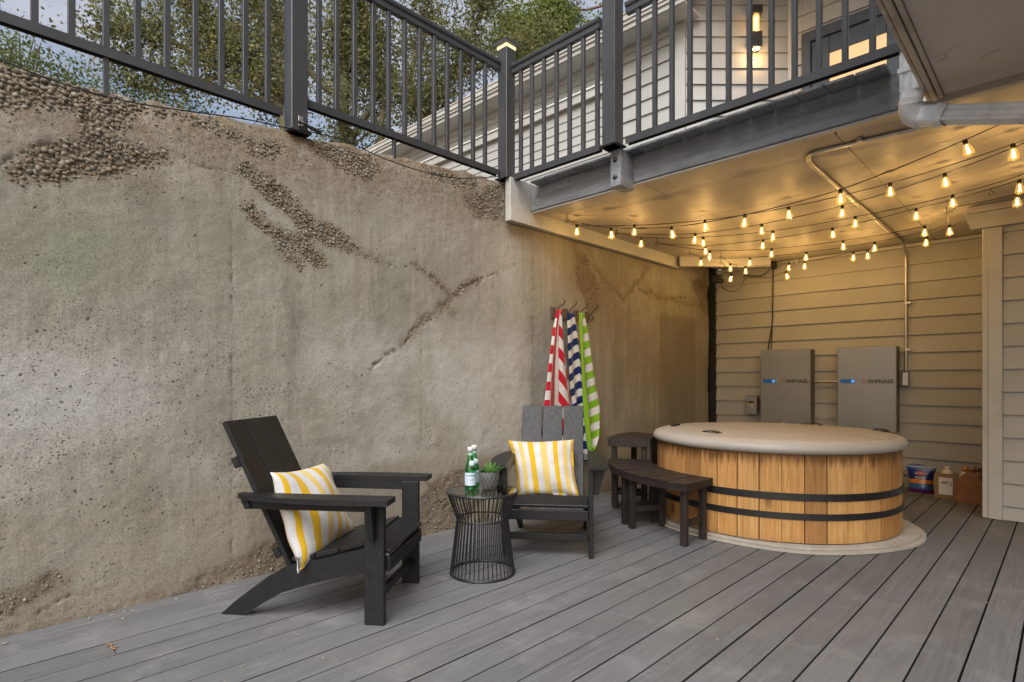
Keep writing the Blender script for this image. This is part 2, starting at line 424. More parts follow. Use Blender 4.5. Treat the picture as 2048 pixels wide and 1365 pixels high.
MT = {}
MT['concrete'] = m_concrete(); MT['deck'] = m_deck(); MT['siding'] = m_siding(); MT['cedar'] = m_cedar(); MT['ceiling'] = m_ceiling()
MT['trim'] = simple('painted_trim', (.40, .395, .378), .58, .10, 3, .2, 60, .002, dirt=(.34, .30, .25))
MT['trim_old'] = simple('weathered_trim', (.46, .42, .38), .7, .18, 5, .3, 40, .003, dirt=(.20, .15, .11))
MT['beam'] = simple('grey_painted_rough_timber', (.245, .263, .288), .7, .30, 6, 1.0, 60, .008, stretch=(.45, 1, 4.0), dirt=(.17, .18, .195))
MT['rail'] = simple('dark_bronze_powder_coat', (.044, .044, .047), .42, .20, 5, .06, 260, .001, rndv=.05)
MT['soffit_plain'] = simple('painted_soffit', (.56, .53, .505), .7, .10, 2.2, .25, 35, .003, dirt=(.47, .43, .40))
def m_soffit():
    t = NT('cracked_painted_soffit'); v = t.coord('Object')
    col = t.ramp(t.noise(v, 2.2, 5, .6), [(.25, (.50, .47, .445)), (.75, (.60, .57, .545))])
    wz = t.n('ShaderNodeTexNoise'); wz.inputs['Scale'].default_value = 3.0; wz.inputs['Detail'].default_value = 5; t.put(wz.inputs['Vector'], v)
    sc = t.n('ShaderNodeVectorMath', operation='SCALE'); sc.inputs['Scale'].default_value = .35; t.l(wz.outputs['Color'], sc.inputs[0])
    ad = t.n('ShaderNodeVectorMath', operation='ADD'); t.put(ad.inputs[0], v); t.l(sc.outputs[0], ad.inputs[1])
    ck = t.math('MULTIPLY', t.ramp(t.voro(ad.outputs[0], 2.6, 'DISTANCE_TO_EDGE'), [(.004, 1.0), (.012, 0.0)]), t.ramp(t.noise(v, 4.5, 2), [(.54, 0.0), (.60, 1.0)]))
    col = t.mix(t.math('MULTIPLY', ck, .55), col, (.20, .165, .14))
    return t.done(col, .75, t.bump(t.math('SUBTRACT', t.noise(v, 35, 4), ck), .3, .004), spec=.3)
MT['soffit'] = m_soffit()
MT['white_metal'] = simple('white_painted_gutter', (.82, .83, .84), .42, .12, 7, .1, 50, .001, dirt=(.40, .38, .35))
MT['steel'] = simple('galvanised_conduit', (.50, .49, .47), .46, .12, 20, .08, 200, .0005, metal=1.0)
MT['black'] = simple('black_rubber', (.014, .014, .015), .5, .2, 20, .1, 120)
MT['lumber'] = simple('black_poly_lumber', (.0088, .0092, .0104), .47, .30, 22, .5, 300, .0018, rndv=.12, spec=.32)
MT['resin'] = simple('brown_resin', (.021, .016, .0145), .52, .25, 12, .5, 130, .002, stretch=(1, 1, 1), rndv=.12, spec=.28, dirt=(.034, .028, .025))
MT['lid'] = simple('grey_vinyl_lid', (.335, .312, .285), .46, .07, 3, .10, 30, .004, dirt=(.30, .27, .235))
MT['mat'] = simple('tub_floor_mat', (.34, .315, .275), .85, .14, 9, .4, 60, .003, dirt=(.26, .22, .17))
MT['band'] = simple('black_tub_band', (.011, .011, .012), .42, .2, 20, .1, 120)
MT['cabinet'] = simple('grey_battery_cabinet', (.30, .32, .345), .40, .05, 2, .05, 300, .0008, metal=.5)
MT['cabinet_dark'] = simple('dark_cabinet_side', (.10, .092, .085), .5, .06, 3, .05, 200, .0008)
MT['wire'] = simple('black_wire', (.012, .011, .010), .45, .2, 30, .05, 100)
MT['ground'] = simple('bare_soil', (.11, .085, .06), .95, .3, 1.2, .6, 20, .02)
MT['terrain'] = simple('hillside_soil', (.13, .105, .07), .95, .3, .8, .6, 12, .03)
MT['bark'] = simple('mossy_bark', (.125, .115, .072), .95, .45, 3, .9, 22, .02, dirt=(.075, .085, .03))
MT['pine_bark'] = simple('red_pine_bark', (.135, .085, .06), .95, .35, 5, 1.0, 18, .03, stretch=(1, 1, .35))
MT['leaf_oak'] = m_leaf('oak_leaf', (.075, .085, .028), (.165, .170, .062), (.29, .275, .12))
MT['leaf_bright'] = m_leaf('broad_leaf', (.06, .10, .022), (.15, .20, .045), (.28, .30, .09))
MT['leaf_pine'] = m_leaf('pine_needle', (.028, .034, .014), (.055, .062, .024), (.095, .095, .04))
MT['leaf_shrub'] = m_leaf('shrub_leaf', (.060, .085, .026), (.125, .160, .050), (.21, .24, .095))
MT['pebble'] = None
def m_pebble():
    t = NT('river_pebble'); r = t.rnd(); g = t.n('ShaderNodeNewGeometry').outputs['Random Per Island']
    k = t.math('FRACT', t.math('ADD', t.math('MULTIPLY', r, 7.3), t.math('MULTIPLY', g, 3.1)))
    col = t.ramp(k, [(0, (.115, .105, .085)), (.25, (.21, .19, .15)), (.45, (.155, .155, .14)), (.6, (.26, .22, .16)), (.75, (.17, .115, .075)), (.9, (.30, .28, .235))])
    v = t.coord('Object', rnd=True)
    col = t.mix(t.ramp(t.noise(v, 60, 4, .7), [(.42, 0.0), (.7, .7)]), col, (.12, .085, .05))
    return t.done(col, .85, t.bump(t.noise(v, 160, 3), .3, .002), spec=.25)
MT['pebble'] = m_pebble()
# ================================================================== SETTING
g = MB(); g.box(-120, 120, -120, 120, -.75, -.45); o = g.obj('ground', MT['ground']); o['kind'] = 'structure'

def vnoise(x, y, scale, seed):
    """smooth value noise on arrays"""
    r = np.random.default_rng(seed); T = r.random((256, 256))
    x = np.asarray(x) * scale + 1000; y = np.asarray(y) * scale + 1000
    xi = np.floor(x).astype(int); yi = np.floor(y).astype(int); fx = x - xi; fy = y - yi
    fx = fx * fx * (3 - 2 * fx); fy = fy * fy * (3 - 2 * fy)
    a = T[xi % 256, yi % 256]; b = T[(xi + 1) % 256, yi % 256]; c = T[xi % 256, (yi + 1) % 256]; d = T[(xi + 1) % 256, (yi + 1) % 256]
    return (a * (1 - fx) + b * fx) * (1 - fy) + (c * (1 - fx) + d * fx) * fy
def fbm(x, y, scale, seed, oct=4):
    s = 0; a = 1; t = 0
    for k in range(oct):
        s = s + a * vnoise(x, y, scale * 2 ** k, seed + k); t += a; a *= .55
    return s / t

# hillside held back by the wall: rises gently away from it
xs = np.concatenate([np.linspace(-3.62, -12, 24), np.linspace(-14, -110, 20)]); ys = np.linspace(-70, 110, 60)
XX, YY = np.meshgrid(xs, ys, indexing='ij')
ZZ = 2.36 + np.clip((-XX - 4) * .02, 0, 3) + (vnoise(XX, YY, .15, 3) - .5) * np.clip((-XX - 4) * .15, 0, 1.2)
ZZ = np.where((YY > 5.6) & (XX > -11), 2.30, ZZ)
vs_ = np.stack([XX, YY, ZZ], -1).reshape(-1, 3); n0, n1 = XX.shape
fs_ = [(i * n1 + j, i * n1 + j + 1, (i + 1) * n1 + j + 1, (i + 1) * n1 + j) for i in range(n0 - 1) for j in range(n1 - 1)]
t_ = MB(); t_.add(vs_, fs_, True); o = t_.obj('terrain', MT['terrain']); o['kind'] = 'structure'

# ---------------------------------------------------------------- lower deck of composite boards
deck = bpy.data.objects.new('deck', None); COL.objects.link(deck); deck['kind'] = 'structure'
PITCH = .14492; GAP = .0075; X0 = -.2939
joints = {-18: [.53], -16: [2.20], -9: [2.28], -13: [5.4], -4: [-.9], 3: [2.2], -20: [1.02], -2: [5.3], 0: [-.4], -6: [-.2]}
_bm = {}
def board_mesh(L):
    k = round(L, 3)
    if k not in _bm:
        m = MB(); m.cbox(-PITCH / 2 + GAP / 2, PITCH / 2 - GAP / 2, -L / 2, L / 2, -.025, 0, .002); _bm[k] = m.mesh('deck_board'); _bm[k].materials.append(MT['deck']); _bm[k].materials.append(MT['gap_shade'])
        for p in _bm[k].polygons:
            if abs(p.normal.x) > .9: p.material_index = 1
    return _bm[k]
MT['gap_shade'] = simple('painted_board_gap_shade', (.016, .014, .012), .95, .3, 20, .3, 60)  # board sides painted near black: shade of the gaps put into the colour
YA, YB = -2.2, 7.03
for n in range(-20, 14):
    xc = X0 + (n - .5) * PITCH + PITCH
    if n == -20: xc += 0
    cuts = [YA] + joints.get(n, []) + [YB]
    for a, b in zip(cuts[:-1], cuts[1:]):
        a2 = a + (.0015 if a > YA else 0); b2 = b - (.0015 if b < YB else 0)
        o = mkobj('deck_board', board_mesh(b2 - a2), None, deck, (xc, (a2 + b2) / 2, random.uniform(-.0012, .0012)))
# narrow rip board closing the gap to the wall
m = MB(); m.cbox(-3.285, -3.192 - GAP / 2 - .001, YA, YB, -.025, 0, .003); m.obj('deck_board', MT['deck'], deck)
m = MB()
for y in np.arange(YA, YB, .4): m.box(-3.25, 1.7, y, y + .04, -.17, -.026)
m.obj('joist_frame', MT['black'], deck)

# ---------------------------------------------------------------- retaining wall
WX = -3.29
def in_poly(Y, Z, poly):
    inside = np.zeros(Y.shape, bool); n = len(poly); j = n - 1
    for i in range(n):
        yi, zi = poly[i]; yj, zj = poly[j]
        with np.errstate(divide='ignore', invalid='ignore'):
            c = ((zi > Z) != (zj > Z)) & (Y < (yj - yi) * (Z - zi) / (zj - zi + 1e-12) + yi)
        inside ^= c; j = i
    return inside
def seg_dist(Y, Z, pl):
    d = np.full(Y.shape, 9.)
    for (a, b), (c, e) in zip(pl[:-1], pl[1:]):
        vx, vy = c - a, e - b; L = vx * vx + vy * vy
        t = np.clip(((Y - a) * vx + (Z - b) * vy) / L, 0, 1)
        d = np.minimum(d, np.hypot(Y - a - t * vx, Z - b - t * vy))
    return d
AGG_POLY = [[(0.1, 2.48), (.40, 2.49), (.56, 2.49), (.72, 2.47), (.66, 2.36), (.56, 2.27), (.51, 2.23), (.52, 2.33), (.45, 2.35), (.31, 2.31), (.1, 2.26)],
            [(.22, 2.01), (.34, 2.14), (.41, 2.19), (.53, 2.24), (.64, 2.27), (.88, 2.28), (.81, 2.22), (.66, 2.12), (.53, 2.07), (.41, 2.03), (.31, 2.01)],
            [(1.62, 2.57), (1.81, 2.60), (2.02, 2.56), (2.14, 2.52), (2.02, 2.42), (1.84, 2.42), (1.71, 2.47)],
            [(2.47, 2.64), (3.0, 2.67), (3.0, 2.60), (2.7, 2.56), (2.47, 2.57)],
            [(2.80, 2.49), (3.25, 2.67), (3.25, 2.42), (2.95, 2.38)],
            [(1.20, 2.44), (1.46, 2.51), (1.46, 2.43), (1.26, 2.38)],
            [(.82, -.02), (1.0, .07), (1.18, .12), (1.43, .16), (1.75, .14), (1.75, -.02)],
            [(-.2, .1), (.21, .17), (.31, .20), (.40, .23), (.49, .19), (.31, .11), (.1, .03), (-.2, -.02)],
            [(2.43, .26), (2.61, .38), (3.0, .42), (3.2, .3), (2.85, -.02), (2.43, -.02)],
            [(4.2, 2.32), (4.39, 2.26), (4.59, 2.04), (4.60, 1.8), (4.47, 1.69), (4.33, 1.87), (4.22, 2.09)],
            [(6.55, 2.35), (6.95, 2.3), (7.0, 1.9), (6.75, 2.0), (6.5, 2.25)],
            [(-1.2, 2.40), (-.5, 2.42), (.1, 2.46), (.1, 2.28), (-.6, 2.2), (-1.2, 2.2)]]
AGG_BAND = [([(1.23, 2.27), (1.38, 2.19), (1.55, 2.11), (1.67, 2.02), (1.86, 1.98)], .050), ([(1.26, 2.05), (1.43, 1.96), (1.70, 1.83)], .042),
            ([(1.42, 1.86), (1.56, 1.80)], .02), ([(2.60, 1.66), (2.78, 1.58)], .030), ([(2.26, 1.35), (2.37, 1.45), (2.52, 1.54), (2.70, 1.70), (2.82, 1.80), (3.0, 1.89)], .016), ([(2.39, 1.92), (2.50, 1.87), (2.61, 1.8), (2.73, 1.71)], .012), ([(1.86, 1.98), (1.95, 1.93), (2.1, 1.91)], .012), ([(4.5, 2.2), (4.68, 2.10), (5.01, 1.94), (5.18, 2.08), (5.52, 2.34)], .014), ([(5.3, 2.08), (5.95, 2.05), (6.9, 2.0)], .014), ([(.72, 2.47), (1.1, 2.46), (1.25, 2.44)], .02)]
CRACKS = [[(2.01, 1.16), (2.13, 1.26), (2.26, 1.33), (2.37, 1.45), (2.52, 1.54), (2.70, 1.70), (2.82, 1.80), (3.0, 1.89), (3.28, 2.01), (3.58, 2.18)],
          [(1.84, 2.0), (1.95, 1.93), (2.1, 1.91), (2.22, 1.89), (2.39, 1.92), (2.50, 1.87), (2.61, 1.8), (2.73, 1.71)],
          [(.0, 2.02), (.21, 2.05), (.31, 2.13), (.41, 2.19)], [(2.47, .42), (2.61, .23), (2.79, .06)],
          [(4.3, 2.3), (4.5, 2.2), (4.68, 2.10), (4.85, 2.03), (5.01, 1.94), (5.18, 2.08), (5.36, 2.2), (5.52, 2.34)],
          [(5.3, 2.08), (5.6, 2.0), (5.95, 2.05), (6.4, 2.1), (6.9, 2.0)], [(.1, .14), (.3, .06), (.48, .13)], [(.86, 2.28), (1.05, 2.24), (1.23, 2.27)]]
JOINTS = [[(1.16, 2.05), (1.16, .10)], [(2.44, 1.42), (2.44, .45)], [(3.62, 2.2), (3.62, .0)], [(4.85, 1.95), (4.85, 0.)], [(-.1, 2.1), (-.1, 0.)]]
def wall_top(Y): return np.interp(Y, [-1.6, .21, .77, 1.55, 2.3, 3.22, 3.4, 7.2], [2.44, 2.487, 2.515, 2.585, 2.655, 2.735, 2.72, 2.70])
def wall_fields(Y, Z):
    wy = Y + (fbm(Y, Z, 9, 21, 3) - .5) * .10; wz = Z + (fbm(Y, Z, 9, 31, 3) - .5) * .10
    agg = np.zeros(Y.shape)
    for p in AGG_POLY: agg = np.maximum(agg, in_poly(wy, wz, p) * 1.0)
    for pl, w in AGG_BAND: agg = np.maximum(agg, (seg_dist(wy, wz, pl) < w * (.6 + .8 * vnoise(Y, Z, 7, 5))) * 1.0)
    cr = np.zeros(Y.shape)
    jy = Y + (fbm(Y, Z, 22, 41, 3) - .5) * .05; jz = Z + (fbm(Y, Z, 22, 51, 3) - .5) * .05
    for pl in CRACKS: cr = np.maximum(cr, np.clip(1 - seg_dist(jy, jz, pl) / (.004 + .017 * np.clip(vnoise(Y, Z, 6, 8) * 1.6 - .4, 0, 1)), 0, 1) * (fbm(Y, Z, 55, 77, 2) > .44))
    jt = np.zeros(Y.shape)
    for pl in JOINTS: jt = np.maximum(jt, np.clip(1 - seg_dist(Y + (vnoise(Y, Z, 60, 9) - .5) * .008, Z, pl) / .007, 0, 1) * (.25 + .75 * (vnoise(Y, Z, 45, 12) > .42)))
    top = wall_top(Y); brown = np.clip(1 - (top - Z) / (.25 + .50 * fbm(Y, Z, 2.2, 61, 3)), 0, 1)
    brown = np.maximum(brown, np.clip((agg * .5), 0, 1))
    brown = np.maximum(brown, np.clip(1 - Z / (.22 * fbm(Y, Z, 2, 66, 2) + .03), 0, 1) * .5)
    brown = np.maximum(brown, np.clip((Y - 3.9) / 1.2, 0, .65) * np.clip(fbm(Y, Z, 2.5, 71, 4) * 2 - .55, 0, 1) * np.clip((Z - .6) / 1.2, .15, 1))
    pale = np.clip(2.8 * fbm(Y, Z, 1.5, 81, 4) - 1.0 + .7 * np.exp(-((Y - .4) / .5) ** 2 - ((Z - 1.05) / .3) ** 2) + .7 * np.exp(-((Y - 2.95) / .4) ** 2 - ((Z - 1.0) / .5) ** 2), 0, 1) * np.clip((1.65 - Z) / .35, 0, 1) * np.clip((Z - .45 - .12 * fbm(Y, Y * 0, 2, 85, 3)) / .10, 0, 1) * np.clip((4.2 - Y) / .8, 0, 1)
    pit = np.clip(.25 + 1.2 * np.exp(-((Y - .5) / .75) ** 2 - ((Z - .95) / .55) ** 2) + .7 * np.clip(fbm(Y, Z, 1.3, 88, 3) * 2 - .9, 0, 1), 0, 1)
    global PIT; PIT = pit
    patch = in_poly(Y + (vnoise(Y, Z, 30, 91) - .5) * .012, Z, [(5.73, 1.84), (6.6, 1.86), (6.6, .5), (5.73, .5)]) * 1.0
    return agg, cr, jt, brown, pale, patch
STEP = .0115
ny = int(8.2 / STEP); nz = int(2.78 / STEP)
yv = np.linspace(-1.2, 6.985, ny); vv = np.linspace(0, 1, nz)
GY, GV = np.meshgrid(yv, vv, indexing='ij'); GZ = -.20 + GV * (wall_top(GY) + .20)
edge = np.clip((GV - .93) / .07, 0, 1)
GZ = GZ + edge * (fbm(GY, GY * 0 + 2, 7, 101, 4) - .5) * .05
agg, cr, jt, brown, pale, patch = wall_fields(GY, GZ)
def blur(a, k):
    for ax in (0, 1):
        p = np.pad(a, [(k + 1, k) if i == ax else (0, 0) for i in (0, 1)], mode='edge'); c = np.cumsum(p, axis=ax); n = a.shape[ax]
        a = (np.take(c, range(2 * k + 1, 2 * k + 1 + n), axis=ax) - np.take(c, range(0, n), axis=ax)) / (2 * k + 1)
    return a
agg_wide = blur(blur(agg, 2), 2); agg = blur(blur(agg, 1), 1); patch = blur(patch, 1)
agg = np.clip(np.maximum(agg, agg_wide * 1.3 * (fbm(GY, GZ, 28, 111, 3) > .5)) , 0, 1)
brown = np.maximum(brown, np.clip(agg_wide * .8, 0, 1))
hx = (fbm(GY, GZ, .8, 1, 3) - .5) * .018 + (fbm(GY, GZ, 9, 2, 3) - .5) * .006 + (fbm(GY, GZ, 40, 4, 2) - .5) * .0025
hx += -agg * (.002 + .008 * fbm(GY, GZ, 30, 6, 3)) - cr * .006 - jt * .005 + cr * (vnoise(GY, GZ, 70, 7) - .5) * .016
hx += -patch * .004 - brown * (fbm(GY, GZ, 45, 14, 3) - .4) * .010
hx -= edge ** 2 * .03
endc = np.clip((GY - 6.90 - .06 * fbm(GY * 0 + 3, GZ, 6, 15, 3)) / .06, 0, 1); hx -= endc * (.02 + .10 * endc)
GX = WX + hx
V = np.stack([GX, GY, GZ], -1).reshape(-1, 3)
idx = np.arange(ny * nz).reshape(ny, nz)
F = np.stack([idx[:-1, :-1], idx[1:, :-1], idx[1:, 1:], idx[:-1, 1:]], -1).reshape(-1, 4)
# top of the wall, back to the hillside
tb = np.stack([np.full(ny, -3.47), yv, GZ[:, -1] - .004], -1); tb2 = np.stack([np.full(ny, -3.72), yv, GZ[:, -1] - .10], -1)
o1 = ny * nz; o2 = o1 + ny; i_ = np.arange(ny - 1)
F2 = np.stack([idx[:-1, -1], idx[1:, -1], o1 + i_ + 1, o1 + i_], -1); F3 = np.stack([o1 + i_, o1 + i_ + 1, o2 + i_ + 1, o2 + i_], -1)
V = np.concatenate([V, tb, tb2]); F = np.concatenate([F, F2, F3])
me = bpy.data.meshes.new('retaining_wall'); me.vertices.add(len(V)); me.vertices.foreach_set('co', V.ravel())
me.loops.add(len(F) * 4); me.loops.foreach_set('vertex_index', F.ravel().astype(np.int32)); me.polygons.add(len(F))
me.polygons.foreach_set('loop_start', np.arange(0, len(F) * 4, 4, dtype=np.int32)); me.polygons.foreach_set('loop_total', np.full(len(F), 4, dtype=np.int32))
me.update(calc_edges=True); me.polygons.foreach_set('use_smooth', np.ones(len(F), bool))
def set_mask(me, name, r, g_, b):
    a = me.attributes.new(name, 'FLOAT_COLOR', 'POINT'); n = len(me.vertices); A = np.zeros((n, 4)); A[:, 3] = 1
    k = r.size; A[:k, 0] = r.ravel(); A[:k, 1] = g_.ravel(); A[:k, 2] = b.ravel()
    if n > k: A[k:, 1] = .6
    a.data.foreach_set('color', A.ravel())
set_mask(me, 'mask', agg, brown, np.maximum(cr, jt * .9)); PIT = None; wall_fields(GY, GZ); set_mask(me, 'mask2', pale, patch, PIT)
def blobs(L):
    wy = GY + (fbm(GY, GZ, 5, 131, 4) - .5) * .16 + (fbm(GY, GZ, 24, 133, 3) - .5) * .06; wz = GZ + (fbm(GY, GZ, 3, 141, 3) - .5) * .40; r = np.zeros(GY.shape)
    for (a, b, sy, sz) in L: r = np.maximum(r, np.exp(-((wy - a) / sy) ** 2 - ((wz - b) / sz) ** 2))
    return np.clip(r * 1.5 - .25, 0, 1)
lift = np.clip((.60 + .10 * (fbm(GY, GY * 0, 1.2, 151, 3) - .5) * 2 + .10 * (fbm(GY, GZ, 9, 153, 4) - .5) - GZ) / .13, 0, 1) * (.45 + .75 * fbm(GY, GZ, 3, 161, 4)) * np.clip((4.5 - GY), 0, 1)
set_mask(me, 'mask3', blobs([(.45, 1.68, .45, .28), (1.75, 1.35, .16, .5), (2.42, .95, .10, .45), (1.2, 1.9, .3, .2), (2.2, 1.7, .15, .3)]),
         blobs([(1.98, 1.02, .12, .28), (.75, 1.98, .10, .20), (1.10, .85, .09, .30), (2.05, .66, .5, .07), (3.62, 1.2, .07, 1.0), (2.30, 1.2, .05, .5), (1.5, 1.4, .05, .5), (.15, 1.9, .08, .25), (3.2, .5, .3, .12), (4.9, 1.0, .1, .8), (5.4, .5, .5, .2)]) * .5 * (.4 + fbm(GY, GZ * .25, 18, 171, 4)), np.clip(lift, 0, 1))
wall = mkobj('retaining_wall', me, MT['concrete']); tag(wall, 'tall weathered concrete retaining wall with exposed pebbles beside the deck', 'wall')

# pebbles standing out of the worn concrete: largest ones single, the rest one mass
def pebble_verts(r, seed):
    rr = random.Random(seed); vs = [(0, 0, -r)]; n = 6
    for ph in (-.55, .15, .8):
        for k in range(n):
            a = 2 * PI * (k + .5 * (ph > 0)) / n; q = r * (1 + rr.uniform(-.24, .18))
            vs.append((q * math.cos(ph) * math.cos(a), q * math.cos(ph) * math.sin(a), q * math.sin(ph)))
    vs.append((0, 0, r)); fs = []
    for k in range(n): fs.append((0, 1 + (k + 1) % n, 1 + k))
    for j in range(2):
        for k in range(n):
            a, b = 1 + j * n + k, 1 + j * n + (k + 1) % n; fs.append((a, b, b + n, a + n))
    for k in range(n): fs.append((1 + 2 * n + k, 1 + 2 * n + (k + 1) % n, 1 + 3 * n))
    return vs, fs
PEB = []
for _ in range(12):
    v_, f_ = pebble_verts(1.0, _); m = MB(); m.add(v_, f_, True); mm = m.mesh('pebble'); mm.materials.append(MT['pebble']); PEB.append((mm, v_, f_))
cand = []
hx_i = lambda y, z: None
N = 80000
py_ = RNG.uniform(-1.1, 6.95, N); pz_ = RNG.uniform(0.0, 2.72, N)
pz_[:40000] = RNG.uniform(1.75, 2.7, 40000); py_[:40000] = RNG.uniform(-.2, 3.3, 40000)
ok = pz_ < wall_top(py_) - .012
a_, c_, j_, b_, p_, q_ = wall_fields(py_, pz_)
_iy = np.clip(((py_ + 1.2) / 8.185 * (ny - 1)).astype(int), 0, ny - 1); _iz = np.clip(((pz_ + .2) / (wall_top(py_) + .2) * (nz - 1)).astype(int), 0, nz - 1); aw_ = agg_wide[_iy, _iz]
keep = ok & ((RNG.random(N) < np.clip(aw_ * 1.5 - .18, 0, 1)) | ((c_ > .3) & (RNG.random(N) < .10)) | (RNG.random(N) < .035 * b_))
py_, pz_, aw_ = py_[keep], pz_[keep], aw_[keep]
size = np.where(pz_ > 1.5, np.interp(py_, [0, 1.0, 3, 6], [.0080, .0066, .0054, .0048]), .0046) * np.clip(RNG.lognormal(0, .34, len(py_)), .40, 1.7) * (.55 + .5 * np.clip(aw_ * 1.3, 0, 1))
order = np.argsort(-size); taken = {}; placed = []
for i in order:
    y, z, r = py_[i], pz_[i], size[i]; ky, kz = int(y / .04), int(z / .04); bad = False
    for dy in (-1, 0, 1):
        for dz in (-1, 0, 1):
            for (y2, z2, r2) in taken.get((ky + dy, kz + dz), ()):
                if (y - y2) ** 2 + (z - z2) ** 2 < ((r + r2) * .80) ** 2: bad = True; break
            if bad: break
        if bad: break
    if bad: continue
    taken.setdefault((ky, kz), []).append((y, z, r)); placed.append((y, z, r))
def wall_x(y, z):
    i = int(np.clip((y + 1.2) / 8.185 * (ny - 1), 0, ny - 1)); k = int(np.clip((z + .2) / (wall_top(y) + .2) * (nz - 1), 0, nz - 1)); return GX[i, k]
mass = MB(); vis = [p for p in placed if p[0] > .15]; solo = set(sorted(vis, key=lambda p: -p[2] / math.hypot(2.4 + .3 * p[0], .5))[:290])
for q, (y, z, r) in enumerate(placed):
    e = Euler((random.gauss(-.55, .45), random.uniform(-.3, .3), random.uniform(0, 6.3)))
    S = Matrix.Diagonal((r * .85, r * random.uniform(1.05, 1.6), r * random.uniform(.75, 1.0), 1))
    Mx = Matrix.Translation((wall_x(y, z) + r * random.uniform(-.30, .22), y, z)) @ Euler((random.gauss(-.6, .4), 0, 0)).to_matrix().to_4x4() @ S @ Euler((random.uniform(0, 6), random.uniform(0, 6), 0)).to_matrix().to_4x4()
    mm, v_, f_ = PEB[q % 12]
    if (y, z, r) in solo:
        o = mkobj('pebble', mm, None, wall); o.matrix_local = Mx
    else:
        mass.add([tuple(Mx @ Vector(p)) for p in v_], f_, True)
o = mass.obj('pebble_mass', MT['pebble'], wall); o['kind'] = 'stuff'

# low voltage cable along the wall top
P = [(-3.262, -.6, 2.47), (-3.262, .05, 2.47), (-3.255, .209, 2.472), (-3.25, .308, 2.457), (-3.245, .466, 2.444), (-3.245, .723, 2.458), (-3.25, 1.196, 2.544), (-3.262, 1.418, 2.573), (-3.265, 1.6, 2.60), (-3.262, 1.833, 2.617), (-3.25, 2.088, 2.578), (-3.25, 2.457, 2.574), (-3.255, 2.782, 2.618), (-3.258, 3.20, 2.738)]
m = MB(); m.tube(smooth_path(P, 6), .0035, 6); tag(m.obj('cable', MT['wire']), 'thin black cable drooping along the top of the concrete wall', 'cable')

# ---------------------------------------------------------------- house
house = thing('house', 'grey lap sided house behind the deck with a door and gutters', 'house', (0, 0, 0))
LAP = .1796
def lap_wall(name, p0, p1, z0, z1, zline, parent, backing_mat=None, out=(0, -1), lap=LAP, th=.016, trimz=True):
    """clapboards between p0 and p1 (plan points); zline = height of one lap line; out = outward plan normal"""
    p0 = Vector(p0); p1 = Vector(p1); L = (p1 - p0).length; ang = math.atan2(p1.y - p0.y, p1.x - p0.x)
    back = MB(); back.box(0, L, .012, .12, z0, z1)
    b = back.obj(name, backing_mat or MT['trim'], parent, (p0.x, p0.y, 0), ang)
    k = math.ceil((z0 - zline) / lap - 1); cache = {}
    while True:
        a = zline + k * lap; c = a + lap; k += 1
        if a >= z1 - .005: break
        lo, hi = max(a, z0), min(c, z1)
        if hi - lo < .01: continue
        key = (round(hi - lo, 3))
        if key not in cache:
            h = hi - lo; m = MB()
            prof = [(-th, .0015), (.005, h), (.0115, h), (.0115, .0015)]
            m.prism([(y, z) for (y, z) in prof], 0, 0, L); cache[key] = m.mesh('siding_board'); cache[key].materials.append(MT['siding'])
        mkobj('siding_board', cache[key], None, b, (0, 0, lo))
    return b
# lower back wall and lower right wing
lap_wall('back_wall', (-3.235, 7.05), (-.50, 7.05), -.1, 2.47, 2.286, house)
m = MB(); m.cbox(-3.235, -.45, 7.028, 7.055, 2.47, 2.505, .003); m.obj('frieze_board', MT['trim'], house)
m = MB(); m.cbox(-3.46, -3.238, 7.03, 7.10, -.2, 2.75, .004); m.obj('dark_gap_strip', MT['black'], house)  # black strip filling the gap between concrete and siding
rw = lap_wall('wing_wall', (-.378, 5.93), (1.95, 5.93), .004, 2.318, 2.271, house)
m = MB(); m.cbox(-.468, -.38, 5.905, 5.96, .004, 2.318, .003); m.obj('corner_board', MT['trim'], house)
m = MB(); m.cbox(-.504, -.468, 5.912, 7.05, .004, 2.318, .003); m.obj('corner_board', MT['trim'], house)
m = MB(); m.prism([(-.615, 2.445), (-.572, 2.32), (1.95, 2.32), (1.95, 2.445)], 1, 5.868, 5.903); m.obj('header_board', MT['trim'], house)
m = MB(); m.cbox(-.50, 1.95, 5.96, 7.04, 2.32, 2.50, .003); m.obj('wing_core', MT['trim'], house)
m = MB(); m.cbox(-.60, 1.95, 5.875, 5.903, 2.452, 2.505, .003); m.obj('fascia_board', MT['trim_old'], house)
# upper wing on the hillside
YF = 5.97
wa = lap_wall('upper_wall', (-9.6, YF), (-3.27, YF), 2.76, 5.14, 4.983, house)
m = MB(); m.cbox(-3.268, -3.105, YF - .022, YF + .08, 2.76, 5.14, .003); m.obj('corner_board', MT['trim'], house)
m = MB(); m.cbox(-9.6, -3.10, YF - .03, YF + .02, 5.08, 5.16, .003); m.obj('frieze_board', MT['trim'], house)
for k, (y0, y1, z0, z1) in enumerate([(YF - .30, YF + .05, 5.16, 5.185), (YF - .325, YF - .30, 5.165, 5.285), (YF - .345, YF - .325, 5.22, 5.305), (YF - .36, YF - .345, 5.26, 5.325)]):
    m = MB(); m.cbox(-9.85, -2.95, y0, y1, z0, z1, .002); m.obj('fascia_board' if k else 'eave_soffit', MT['trim'], house)
m = MB(); m.prism([(YF - .37, 5.325), (YF - .37, 5.345), (YF + 4.2, 6.9), (YF + 4.2, 6.85)], 0, -9.9, -2.9); m.obj('roof', MT['trim_old'], house)
